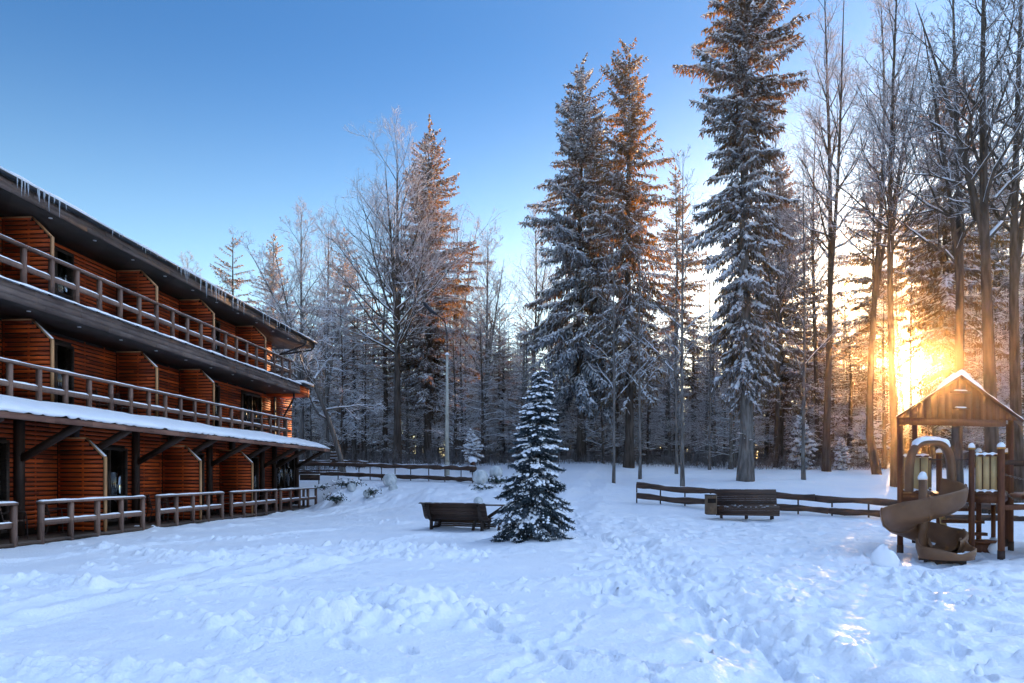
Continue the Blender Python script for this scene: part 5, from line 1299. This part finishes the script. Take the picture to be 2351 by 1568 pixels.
def globe(u, v, r, Y, label, base=True):
    x, y_, z = PX(u, Y), Y, PZ(v, Y); R_ = r * Y / FOC
    t = thing('globe_lamp', label, 'globe lamp', (x, y_, z - R_), 0, 'globe lamps on the bank')
    q = MB(); n, m = 28, 18; V = [(R_ * math.cos(-math.pi / 2 + math.pi * i / m) * math.cos(2 * math.pi * k / n), R_ * math.cos(-math.pi / 2 + math.pi * i / m) * math.sin(2 * math.pi * k / n), R_ + R_ * math.sin(-math.pi / 2 + math.pi * i / m)) for i in range(m + 1) for k in range(n)]
    i = np.arange(m)[:, None] * n; k = np.arange(n)[None]
    q.add(V, np.stack([i + k, i + (k + 1) % n, i + n + (k + 1) % n, i + n + k], -1).reshape(-1, 4)); obj('globe', q, M_globe, t, True)
    q = MB(); q.tube([(0, 0, -0.45), (0, 0, 0.03)], 0.05, 8); obj('stem', q, M_gutter, t)
    rg = np.random.default_rng(int(u)); c = MB(); nn = 22; ph = rg.random(nn) * 0.9; a = rg.random(nn) * 6.28
    Pn = np.stack([np.sin(ph) * np.cos(a), np.sin(ph) * np.sin(a), np.cos(ph)], 1); lumps(c, np.array([0, 0, R_]) + Pn * R_ * 0.985, norm(np.cross(Pn, rg.normal(size=(nn, 3)))), R_ * (0.15 + 0.25 * rg.random(nn)), R_ * (0.12 + 0.2 * rg.random(nn)), R_ * 0.012 * (1 + rg.random(nn)))
globe(1102.5, 1095.5, 18, 31.5, 'large frosted globe lamp at the right end of the bank fence')
globe(1139, 1084, 15.3, 33.5, 'frosted globe lamp on a bushy mound nearest the young spruce')
globe(895, 1102, 16.3, 33.0, 'large greenish globe lamp on the bank, just below the fence rail')
globe(902.6, 1121.5, 10.6, 31.4, 'small globe lamp right below the large greenish globe')
globe(807, 1119, 10.4, 31.5, 'half-buried globe lamp farthest towards the hotel')
globe(843, 1133, 9.6, 30.6, 'half-buried globe lamp with a dark leafy tuft on it')
globe(1098, 1151, 10.8, 25.5, 'small globe lamp peeping over the back of the dark bench')
def bush(u, v, Y, w, h, label, n=260, snow=26, seed=1):
    snow = int(snow * 2.4); h *= 0.62; n = int(n * 0.8)
    x, y_, z = PX(u, Y), Y, PZ(v, Y); rg = np.random.default_rng(seed)
    t = thing('evergreen_bush', label, 'bush', (x, y_, z - 0.05), 0, 'evergreen bushes on the bank')
    f = MB(); P = np.stack([rg.normal(size=n) * w * 0.4, rg.normal(size=n) * w * 0.3, np.abs(rg.normal(size=n)) * h * 0.45], 1); blades(f, P, norm(rg.normal(size=(n, 3)) + np.array([0, 0, 0.2])), 0.07 + 0.09 * rg.random(n), 0.04 + 0.03 * rg.random(n), norm(rg.normal(size=(n, 3)))); obj('foliage', f, M_leaf, t)
    st = MB(); m = 12; sticks(st, np.tile([0, 0, -0.1], (m, 1)) + rg.normal(size=(m, 3)) * 0.05, np.stack([rg.normal(size=m) * w * 0.4, rg.normal(size=m) * w * 0.3, h * (0.4 + 0.5 * rg.random(m))], 1), np.full(m, 0.012), np.full(m, 0.006), 4); obj('stems', st, M_bark, t)
    if snow:
        s = MB(); P = np.stack([rg.normal(size=snow) * w * 0.38, rg.normal(size=snow) * w * 0.3, h * (0.5 + 0.5 * rg.random(snow))], 1); lumps(s, P, norm(rg.normal(size=(snow, 3)) * np.array([1, 1, 0.1])), 0.18 + 0.24 * rg.random(snow), 0.14 + 0.18 * rg.random(snow), 0.06 + 0.08 * rg.random(snow)); soft(obj('snow_cover', s, M_snow, t, True))
bush(800, 1112, 32.4, 0.75, 0.38, 'dark bush under snow, uppermost on the bank near the fence', 340, 30, 2)
bush(771, 1146, 30.2, 0.5, 0.45, 'dark leafy bush poking out of the snow beside the hotel railing', 300, 10, 3)
bush(856, 1130, 30.4, 0.4, 0.42, 'sprawling dark tuft beside the half-buried globe', 110, 3, 4)
bush(743, 1118, 32.0, 0.5, 0.2, 'small dark twiggy patch in the snow at the hotel corner', 90, 10, 5)
bush(1112, 1122, 31.0, 0.7, 0.35, 'snowy dark bush at the foot of the large frosted globe', 420, 26, 6)
bush(1140, 1104, 33.2, 0.9, 0.4, 'dark bush under the globe lamp nearest the young spruce', 420, 12, 7)
# ------------------------------------------------------------------ garden chairs on the terrace and the balcony
def chair():
    t = thing('garden_chair', 'dark metal armchair', 'chair', (0, 0, 0), 0, 'garden chairs of the hotel')
    s = MB()
    for k in range(6): s.box((0, -0.2 + 0.08 * k, 0.43), (0.44, 0.07, 0.02))
    obj('seat', s, M_rail, t)
    b = MB()
    for k in range(5): b.box((0, 0.24 + 0.016 * k, 0.52 + 0.085 * k), (0.42, 0.018, 0.074))
    obj('backrest', b, M_rail, t)
    for sx in (-1, 1):
        f = MB(); x = sx * 0.245
        f.tube([(x, -0.24, 0), (x, -0.23, 0.42), (x, -0.2, 0.62), (x, -0.12, 0.66), (x, 0.1, 0.64), (x, 0.25, 0.6)], 0.013, 6); obj('arm', f, M_iron, t)
        f = MB(); f.tube([(x, 0.32, 0), (x, 0.22, 0.42), (x, 0.33, 0.92)], 0.013, 6); obj('leg', f, M_iron, t)
    return t
proto = None
def hp(A, Y, z):                                           # hotel frame to world
    lx, ly = -A, SY(A, Y); return (CT * lx + ST * ly, -ST * lx + CT * ly, z)
for A, Y, z, rz, lab in ((12.85, 16.2, 0.1, 2.2, 'garden chair on the terrace between the first two railings'), (12.9, 17.6, 0.1, 2.5, 'garden chair behind the long near terrace railing, left of the partition'),
                         (12.8, 21.9, 0.1, 2.3, 'garden chair behind the second terrace railing, past the middle door'), (12.8, 22.75, 0.1, 2.5, 'garden chair beside the second ground floor partition'),
                         (12.8, 26.4, 0.1, 2.2, 'garden chair behind the third terrace railing'), (12.75, 29.3, 0.1, 2.4, 'garden chair with a pale back near the far ground floor door'), (12.75, 30.6, 0.1, 2.6, 'garden chair with a pale back beside the far ground floor window'),
                         (14.25, 21.6, 3.39, 2.3, 'balcony chair beside the lit curtained door of the middle floor'), (14.2, 22.5, 3.39, 2.5, 'balcony chair against the second partition of the middle floor'), (14.2, 26.2, 3.39, 2.3, 'balcony chair against the third partition of the middle floor'),
                         (14.25, 30.9, 3.39, 2.3, 'balcony chair in front of the slatted wall before the end window'), (14.25, 32.8, 3.39, 2.5, 'balcony chair under the end window of the middle floor')):
    if proto is None:
        proto = chair(); proto.location = hp(A, Y, z); proto.rotation_euler = (0, 0, rz); proto['label'] = lab
    else: dup(proto, hp(A, Y, z), rz, None, lab)
# ------------------------------------------------------------------ the play tower with its spiral slide
w_ = np.array([0.8, -0.6]); d_v = np.array([0.6, 0.8])
P1 = np.array([8.19, 14.4]); P3 = np.array([9.16, 13.6]); P5 = np.array([9.54, 13.31]); P2 = np.array([9.62, 16.3]); P4 = np.array([10.6, 15.5]); P6 = np.array([11.4, 15.7])
PC = np.array([9.95, 15.9]); PR1 = np.array([11.0, 15.05]); PR2 = np.array([12.15, 16.7])
o = np.array([9.4, 14.4, 0.0])
play = thing('play_tower', 'wooden play tower with a snowy gabled roof and beige panels, sun glaring over it', 'play tower', tuple(o))
def L3(p, z): return (p[0] - o[0], p[1] - o[1], z)
def ppart(name, mb, m, parent=None, smooth=False): return obj(name, mb, m, parent or play, smooth)
ang = math.atan2(w_[1], w_[0]); RW = np.array([[math.cos(ang), math.sin(ang), 0], [-math.sin(ang), math.cos(ang), 0], [0, 0, 1.0]])
for p, top, w in ((P1, 2.9, 0.1), (P2, 2.9, 0.1), (PR1, 2.86, 0.1), (PR2, 2.86, 0.1), (P3, 2.12, 0.1), (P5, 2.12, 0.115), (P4, 2.1, 0.1), (P6, 2.1, 0.1), (PC, 2.1, 0.11)):
    q = MB(); q.box(L3(p, top / 2 - 0.15), (w, w, top + 0.3), RW); po = ppart('post', q, M_post)
    q = MB(); q.box(L3(p, gtop(*p) + 0.1), (w + 0.012, w + 0.012, 0.2), RW); ppart('post_foot', q, M_iron, po)
    if top < 2.5:
        q = MB(); c = L3(p, top); q.tube([c, (c[0], c[1], c[2] + 0.035)], w * 0.6, 12); ppart('post_cap', q, M_yellow, po)
        q = blob(MB(), (c[0], c[1], c[2] + 0.06), w * 0.62, w * 0.62, 0.07, 12, 8, 1.0, 0.1); ppart('snow_cap', q, M_snow, po, True)
for a, b_ in ((P1, P3), (P3, P5), (P3, P4), (P1, P2), (P4, PC), (P5, P6)):
    q = MB(); q.beam(L3(a, 1.14), L3(b_, 1.14), 0.06, 0.16); ppart('beam', q, M_post)
q = MB(); q.prism([L3(P1, 1.2), L3(P3, 1.2), L3(P5, 1.2), L3(P6, 1.2), L3(PC, 1.2), L3(P2, 1.2)], (0, 0, 0.04)); ppart('platform', q, M_post)
def play_panel(a, b_, z0, z1, off=0.0):
    """boarded parapet: boards > battens, snow"""
    a, b_ = np.array(a), np.array(b_); d = b_ - a; L = np.linalg.norm(d); u = d / L
    R_ = np.array([[u[0], u[1], 0], [-u[1], u[0], 0], [0, 0, 1.0]]); n = max(3, int(round(L / 0.19))); w = L / n
    q = MB()
    for k in range(n): c = a + u * w * (k + 0.5); q.box(L3(c, (z0 + z1) / 2), (w - 0.022, 0.022, z1 - z0), R_)
    pn = ppart('panel', q, M_panel)
    q = MB(); m = (a + b_) / 2; q.box(L3(m + np.array([-u[1], u[0]]) * 0.02, (z0 + z1) / 2), (L, 0.016, z1 - z0 - 0.02), R_)
    q.box(L3(m, z1 + 0.02), (L, 0.07, 0.035), R_); q.box(L3(m, z0 - 0.03), (L, 0.07, 0.05), R_); ppart('panel_frame', q, M_post, pn)
    s = MB()
    for zz, h in ((z1 + 0.037, 0.05), (z0 - 0.006, 0.055)):
        nn = 14; cs = [np.array(L3(a + u * L * i / nn, zz)) for i in range(nn + 1)]
        s.tube(cs, [0.02] + [0.035 + 0.01 * math.sin(i * 1.3) for i in range(1, nn)] + [0.02], 8)
    ppart('snow_cap', s, M_snow, pn, True)
gap = 0.055
play_panel(P1 + w_ * gap, P1 + w_ * 0.52, 1.3, 1.98)
play_panel(P3 + w_ * gap, P5 - w_ * gap, 1.3, 1.98)
play_panel(P2 + w_ * 0.06, P2 + w_ * 0.34, 1.3, 1.98)
q = MB()                                                    # thin bars beside the hood and between the inner posts
for k in range(5): c = P3 + d_v * (0.1 + 0.1 * k) - w_ * 0.02; q.tube([L3(c, 1.25), L3(c, 2.0)], 0.009, 6)
q.tube([L3(P3, 2.0), L3(P3 + d_v * 0.6, 2.0)], 0.012, 6); q.tube([L3(P1 + w_ * 0.4 + d_v * 0.1, 1.93), L3(P3 + d_v * 0.1, 1.93)], 0.014, 6)
ppart('guard_bars', q, M_chain)
# roof: gable boards, slopes, snow
GA, GB = np.array([8.04, 14.28]), np.array([11.14, 15.0]); GM = (GA + GB) / 2; ZE, ZR = 2.83, 3.72; dep = d_v * 1.95
q = MB(); gu = (GB - GA); GL = np.linalg.norm(gu); gu = gu / GL; RG = np.array([[gu[0], gu[1], 0], [-gu[1], gu[0], 0], [0, 0, 1.0]])
gn = np.array([-gu[1], gu[0]])
nB = 18
holeU0, holeU1, holeZ0, holeZ1 = 0.47 * GL - 0.06, 0.545 * GL + 0.06, 3.06, 3.36
def roofz(s): return ZE + (ZR - ZE) * (1 - abs(2 * s / GL - 1))
for k in range(nB):
    s0, s1 = GL * k / nB + 0.006, GL * (k + 1) / nB - 0.006
    for z0, z1 in (((ZE - 0.02, holeZ0), (holeZ1, None)) if holeU0 < (s0 + s1) / 2 < holeU1 else ((ZE - 0.02, None),)):
        za = roofz(s0) - 0.01 if z1 is None else z1; zb = roofz(s1) - 0.01 if z1 is None else z1
        if min(za, zb) < z0 + 0.01: za, zb = max(za, z0 + 0.004), max(zb, z0 + 0.004)
        a, b_ = GA + gu * s0, GA + gu * s1
        q.prism([L3(a, z0), L3(b_, z0), L3(b_, zb), L3(a, za)], (gn[0] * 0.02, gn[1] * 0.02, 0))
gable = ppart('gable', q, M_gable)
q = MB(); a, b_ = GA + gu * 0.02 + gn * 0.024, GB - gu * 0.02 + gn * 0.024; m = GM + gn * 0.024
q.prism([L3(a, ZE), L3(b_, ZE), L3(m, ZR - 0.02)], (gn[0] * 0.01, gn[1] * 0.01, 0)); ppart('gable_backing', q, M_post, gable)
q = MB(); hm = GA + gu * (holeU0 + holeU1) / 2; q.box(L3(hm - gn * 0.012, holeZ1 + 0.03), (holeU1 - holeU0 + 0.16, 0.05, 0.05), RG); wf = ppart('window_hood', q, M_post, gable); q = MB(); q.box(L3(hm - gn * 0.012, holeZ0 - 0.02), (holeU1 - holeU0 + 0.06, 0.05, 0.03), RG); ppart('window_sill', q, M_post, gable)
q = MB(); q.tube([L3(hm + gu * (i - 4) * 0.042 - gn * 0.015, holeZ1 + 0.062) for i in range(9)], [0.012] + [0.024] * 7 + [0.012], 8); q.tube([L3(hm + gu * (i - 4) * 0.036 - gn * 0.02, holeZ0 - 0.0) for i in range(9)], [0.012] + [0.022] * 7 + [0.012], 8); ppart('window_snow', q, M_snow, gable, True)
q = MB(); q.beam(L3(GA + gu * 0.1 + gn * 0.03, ZE - 0.085), L3(GB - gu * 0.35 + gn * 0.03, ZE - 0.085), 0.06, 0.15); ppart('beam', q, M_post)
for sg, (e0, e1) in ((0, (GA, GM)), (1, (GB, GM))):
    out2 = (GA - GM if sg == 0 else GB - GM) / np.linalg.norm(GA - GM) * 0.06
    f = -gn * 0.06
    q = MB(); A = [L3(e0 + out2 + f, ZE - 0.035), L3(GM + f, ZR), L3(GM + dep, ZR), L3(e0 + out2 + dep, ZE - 0.035)]
    q.prism(A, (0, 0, 0.035)); ro = ppart('roof_slope', q, M_post)
    s = MB(); n, m = 30, 12; V = []
    for i in range(n + 1):
        for k in range(m + 1):
            fi, fk = i / n, k / m; c = (e0 + out2) * (1 - fi) + GM * fi + f * (1 - fk) + dep * fk
            h = 0.03 + 0.11 * smooth(0.5, 0.9, np.array(fi if sg == 0 else fi * 0.95)) + 0.012 * math.sin(i * 0.9 + k * 1.3) + (0.05 if sg == 0 and 0.6 < fi < 0.9 else 0)
            if k in (0, m) or i == 0: h *= 0.35
            V.append(L3(c, (ZE - 0.035) * (1 - fi) + ZR * fi + 0.037 + float(h)))
    nV = len(V); base = [(v[0], v[1], (ZE - 0.035) * (1 - (i // (m + 1)) / n) + ZR * (i // (m + 1)) / n + 0.036) for i, v in enumerate(V)]
    i = np.arange(n)[:, None] * (m + 1); k = np.arange(m)[None]; s.add(V, np.stack([i + k, i + k + 1, i + m + 2 + k, i + m + 1 + k], -1).reshape(-1, 4))
    for row in ([i * (m + 1) for i in range(n + 1)], [i * (m + 1) + m for i in range(n + 1)], list(range(m + 1)), [n * (m + 1) + k for k in range(m + 1)]):
        W_ = [V[r] for r in row] + [base[r] for r in row]; L_ = len(row); s.add(W_, np.array([[i, i + 1, L_ + i + 1, L_ + i] for i in range(L_ - 1)]))
    ppart('snow_cover', s, M_snow, ro, True)
# steps and rungs under the far side, bridge with chains to the right
for k, z in enumerate((0.28, 0.55, 0.82)):
    q = MB(); q.beam(L3(PC + np.array([-0.05, -0.3 + 0.1 * k]), z), L3(P4 + np.array([0.1, -0.1 + 0.1 * k]), z), 0.16, 0.07); ppart('step', q, M_post)
q = MB(); q.beam(L3(PC + np.array([0.05, -0.25]), 0.0), L3(PC + np.array([0.0, 0.1]), 1.2), 0.05, 0.12, (1, 0, 0)); ppart('stringer', q, M_panel)
q = MB(); c = np.array([10.0, 14.55]); q.box(L3(c, 0.2), (0.5, 0.3, 0.06)); q.box(L3(c, 0.06), (0.36, 0.1, 0.3)); ppart('bottom_step', q, M_post)
for za in (1.86,):
    q = MB(); q.beam(L3(P5 + w_ * 0.05, za), L3(P5 + np.array([2.2, 0.5]), za), 0.05, 0.09); ppart('bridge_rail', q, M_dark)
    q = MB(); q.beam(L3(P6, za), L3(P6 + np.array([2.2, 0.5]), za), 0.05, 0.09); ppart('bridge_rail', q, M_dark)
def chain(a, b_, sag, n=26):
    q = MB(); a, b_ = np.array(a), np.array(b_)
    pts = [a + (b_ - a) * i / n - np.array([0, 0, sag * (1 - (2 * i / n - 1) ** 2)]) for i in range(n + 1)]
    for i in range(n):
        m = (pts[i] + pts[i + 1]) / 2; dd = (pts[i + 1] - pts[i]); Ld = np.linalg.norm(dd); dd = dd / Ld
        sd = np.cross(dd, (0, 0, 1.0)) if i % 2 else np.cross(np.cross(dd, (0, 0, 1.0)), dd); sd = sd / (np.linalg.norm(sd) + 1e-9)
        ring = [m + dd * math.cos(t_) * Ld * 0.72 + sd * math.sin(t_) * 0.016 for t_ in np.linspace(0, 2 * math.pi, 9)]
        V, F = tube_data(ring, 0.005, 4, False); q.add(V, F)
    return q
E1, E2 = P5 + np.array([2.2, 0.5]), P6 + np.array([2.2, 0.5])
ppart('chain', chain(L3(P5 + w_ * 0.06, 1.3), L3(P5 + np.array([0.75, 0.17]), 1.22), 0.16, 18), M_chain)
ppart('chain', chain(L3(P5 + w_ * 0.06, 1.62), L3(E1, 1.55), 0.12, 40), M_chain)
for k in range(6):
    f = (k + 0.9) / 6.5; a, b_ = P5 * (1 - f) + E1 * f, P6 * (1 - f) + E2 * f
    q = MB(); q.beam(L3(a, 1.24 - 0.1 * math.sin(f * 3.1)), L3(b_, 1.24 - 0.1 * math.sin(f * 3.1)), 0.22, 0.05); ppart('bridge_plank', q, M_post)
for p in (E1, E2):
    q = MB(); q.box(L3(p, 0.9), (0.11, 0.11, 2.3), RW); ppart('post', q, M_post)
q = MB(); q.beam(L3(P5 + w_ * 0.05, 0.98), L3(E1, 0.98), 0.06, 0.1); ppart('beam', q, M_post)
for p, z in ((np.array([10.05, 14.95]), 0.92), (np.array([10.72, 15.2]), 0.95)):
    q = MB(); q.box(L3(p, z / 2 - 0.1), (0.085, 0.085, z + 0.2), RW); pp = ppart('short_post', q, M_post); q = blob(MB(), L3(p, z + 0.03), 0.05, 0.05, 0.045, 10, 6, 3.0, 0.1); ppart('snow_cap', q, M_snow, pp, True)
# spiral slide: a thing of its own beside the tower
SX, SYc = 8.08, 13.42
slide = thing('spiral_slide', 'tan plastic spiral slide with a snowy arched hood, in front of the play tower', 'slide', (SX, SYc, 0))
def sp(name, mb, m, parent=None, smooth=True): return obj(name, mb, m, parent or slide, smooth)
prof = [(0.07, 0.20), (0.10, 0.22), (0.13, 0.18), (0.17, 0.07), (0.28, 0.015), (0.42, 0.0), (0.54, 0.03), (0.62, 0.12), (0.66, 0.26), (0.675, 0.37), (0.70, 0.40), (0.725, 0.385), (0.73, 0.33), (0.715, 0.2), (0.68, 0.06), (0.58, -0.04), (0.42, -0.075), (0.25, -0.06), (0.12, 0.03), (0.075, 0.12)]
KA = np.array([35, 0, -90, -180, -270, -345, -430.0]); KZ = np.array([1.16, 1.08, 0.86, 0.6, 0.38, 0.17, 0.13])
angs = np.linspace(32, -425, 160); V = []
for a in angs:
    fz = float(np.interp(-a, -KA, KZ)); th_ = math.radians(a)
    ex = smooth(-335, -395, np.array(a)); ex = float(smooth(0, 1, np.array((-a - 370) / 50)))
    for k, (r_, h_) in enumerate(prof):
        bulge = 0.02 * math.sin(a * 0.11) * (1 if 11 <= k <= 14 else 0)
        hh = h_ * (1 - 0.35 * ex) if h_ > 0.05 else h_
        rr = r_ + bulge
        V.append((rr * math.cos(th_), rr * math.sin(th_), fz + hh))
m = len(prof); n = len(angs)
i = np.arange(n - 1)[:, None] * m; k = np.arange(m)[None]
q = MB(); q.add(V, np.stack([i + k, i + (k + 1) % m, i + m + (k + 1) % m, i + m + k], -1).reshape(-1, 4)); q.add(V[:m], [list(range(m))])
# mouth of the slide: a broad rounded lip facing the camera
sp('chute', q, M_slide)
mx, my, mz = 0.05, -0.62, 0.05
q = MB(); nn, mm = 40, 9; V = []
rimp = [(0.0, 0.03), (0.5, 0.03), (0.8, 0.07), (0.93, 0.17), (0.985, 0.30), (1.03, 0.33), (1.08, 0.30), (1.08, 0.16), (1.0, 0.0)]
for a in np.linspace(math.radians(150), math.radians(390), nn):
    lift = 0.6 * max(0.0, math.sin(a)) + 0.36 * abs(math.cos(a))
    for r_, h_ in rimp:
        V.append((mx + 0.46 * r_ * math.cos(a), my + 0.42 * r_ * math.sin(a), mz + h_ * (0.36 + lift) + 0.1 * max(0, r_ * math.sin(a))))
i = np.arange(nn - 1)[:, None] * mm; k = np.arange(mm - 1)[None]
q.add(V, np.stack([i + k, i + k + 1, i + mm + k + 1, i + mm + k], -1).reshape(-1, 4)); sp('mouth', q, M_slide)
q = MB(); q.box((mx, my + 0.02, 0.02), (0.55, 0.4, 0.16)); sp('foot', q, M_iron, None, False)
q = MB(); r = np.random.default_rng(4); nL = 60; a = r.uniform(math.radians(185), math.radians(365), nL); rr = r.uniform(0.55, 0.9, nL)
lumps(q, np.stack([mx + 0.46 * rr * np.cos(a), my + 0.42 * rr * np.sin(a), mz + 0.05 + 0.12 * np.maximum(0, rr - 0.6) * 2], 1), norm(np.stack([-np.sin(a), np.cos(a), a * 0], 1)), 0.1 + 0.12 * r.random(nL), 0.06 + 0.06 * r.random(nL), 0.03 + 0.03 * r.random(nL)); soft(sp('mouth_snow', q, M_snow))
q = MB(); q.tube([(0, 0, -0.1), (0, 0, 0.6), (0, 0, 1.52)], 0.075, 18); c = sp('column', q, M_slide, None, True)
q = blob(MB(), (0, 0, 1.57), 0.085, 0.085, 0.1, 14, 8, 1.0, 0.2); sp('snow_cap', q, M_snow, c)
for a in (-20, -110, -200, -290, -372):                      # bolted flanges between the moulded sections
    fz = float(np.interp(-a, -KA, KZ)); th_ = math.radians(a); q = MB(); V = []
    for da in (-0.035, 0.035):
        for r_, h_ in prof:
            k_ = 1.0 if r_ < 0.6 or h_ < 0.1 else 1.0
            o_ = 0.014
            V.append(((r_ + (o_ if r_ > 0.4 else -0.0)) * math.cos(th_ + da), (r_ + (o_ if r_ > 0.4 else 0.0)) * math.sin(th_ + da), fz + h_ + (0.012 if h_ > 0.1 else -0.012)))
    m_ = len(prof); k = np.arange(m_)
    q.add(V, np.stack([k, (k + 1) % m_, (k + 1) % m_ + m_, k + m_], -1)); q.add(V[:m_], [list(range(m_))]); q.add(V[m_:], [list(range(m_))]); sp('flange', q, M_slide, None, False)
q = MB(); V = []; aa = np.linspace(20, -330, 110)            # snow lying along the floor and the rim of the chute
for n_, a in enumerate(aa):
    fz = float(np.interp(-a, -KA, KZ)); th_ = math.radians(a); w = 0.5 + 0.9 * float(vnoise(np.array([a * 0.06]), np.array([3.0]), 5)[0]); e = 0.25 + max(0.0, w) * min(1, n_ / 6, (109 - n_) / 6)
    for r_, h_ in ((0.2, 0.045), (0.26, 0.03 + 0.03 * e), (0.36, 0.012 + 0.035 * e), (0.45, 0.006 + 0.028 * e), (0.5, 0.02)): V.append((r_ * math.cos(th_), r_ * math.sin(th_), fz + h_ + (0.004 if e > 0.3 else -0.02)))
i = np.arange(109)[:, None] * 5; k = np.arange(4)[None]; q.add(V, np.stack([i + k, i + k + 1, i + 6 + k, i + 5 + k], -1).reshape(-1, 4)); sp('chute_snow', q, M_snow)
# hood over the entry: a thick arch
hc = np.array([0.40, 0.42, 1.28]); hu = np.array([0.85, -0.1, 0]); hu = hu / np.linalg.norm(hu); hd = np.array([0.2, 0.98, 0])
arch = []
for f in np.linspace(0, 1, 33):
    t_ = math.pi * (1 - f); cx_, cz_ = math.cos(t_), math.sin(t_)
    arch.append((0.40 * math.copysign(abs(cx_) ** 0.62, cx_), 0.98 * abs(cz_) ** 0.55))
q = MB(); sec = [(-0.13, 0.0), (-0.12, 0.055), (0.0, 0.085), (0.12, 0.055), (0.13, 0.0), (0.12, -0.04), (0.0, -0.055), (-0.12, -0.04)]
V = []; A = np.array(arch); Tn = np.gradient(A, axis=0); Tn /= np.linalg.norm(Tn, axis=1)[:, None]
for (ax, azz), (tx, tz) in zip(A, Tn):
    for dy, dn in sec: V.append(hc + hu * (ax - tz * dn) + hd * dy + np.array([0, 0, azz + tx * dn]))
m = len(sec); n = len(A); i = np.arange(n - 1)[:, None] * m; k = np.arange(m)[None]
q.add(V, np.stack([i + k, i + (k + 1) % m, i + m + (k + 1) % m, i + m + k], -1).reshape(-1, 4)); hood = sp('hood', q, M_slide)
q = MB(); V = []; sel = range(9, 25)
for j_ in sel:
    ax, azz = A[j_]; tx, tz = Tn[j_]; e = min(1, (j_ - 8) / 3, (25 - j_) / 3)
    for dy, dn in ((-0.135, 0.03), (-0.13, 0.07), (-0.06, 0.10 + 0.03 * math.sin(j_)), (0.03, 0.12), (0.11, 0.09), (0.125, 0.05)): V.append(hc + hu * (ax - tz * dn * e) + hd * dy * (0.6 + 0.4 * e) + np.array([0, 0, azz + tx * (0.02 + dn * e)]))
m = 6; n = len(list(sel)); i = np.arange(n - 1)[:, None] * m; k = np.arange(m - 1)[None]
q.add(V, np.stack([i + k, i + k + 1, i + m + k + 1, i + m + k], -1).reshape(-1, 4)); sp('snow_cover', q, M_snow, hood)
# blocks of ice and snow lying by the tower
for x, y_, sx, sy, sz, sd, lab in ((10.24, 14.5, 0.14, 0.13, 0.2, 1.0, 'greyish block of packed snow lying under the play tower'), (6.58, 12.05, 0.2, 0.17, 0.24, 2.0, 'pointed white lump of snow in front of the spiral slide')):
    q = blob(MB(), (0, 0, 0), sx, sy, sz, 12, 8, sd, 0.4); ob = obj('snow_block', q, M_snow, None, False, (x, y_, gtop(x, y_) + sz * 0.6)); tag(ob, lab, 'snow block', 'loose snow blocks by the playground')
# ------------------------------------------------------------------ the frosty air the low sun lights up
hz = MB(); hz.box2((-110, -12, -1.5), (130, 135, 36))
M_haze = bpy.data.materials.new('frosty_air'); M_haze.use_nodes = True
_t = M_haze.node_tree; _t.nodes.remove(_t.nodes['Principled BSDF'])
_v = _t.nodes.new('ShaderNodeVolumePrincipled')
_v.inputs['Color'].default_value = (1.0, 0.68, 0.34, 1); _v.inputs['Density'].default_value = 0.0011; _v.inputs['Anisotropy'].default_value = 0.945
_t.links.new(_v.outputs[0], _t.nodes['Material Output'].inputs['Volume'])
tag(obj('haze', hz, M_haze), 'thin frosty air glowing towards the low sun', 'haze', kind='stuff')
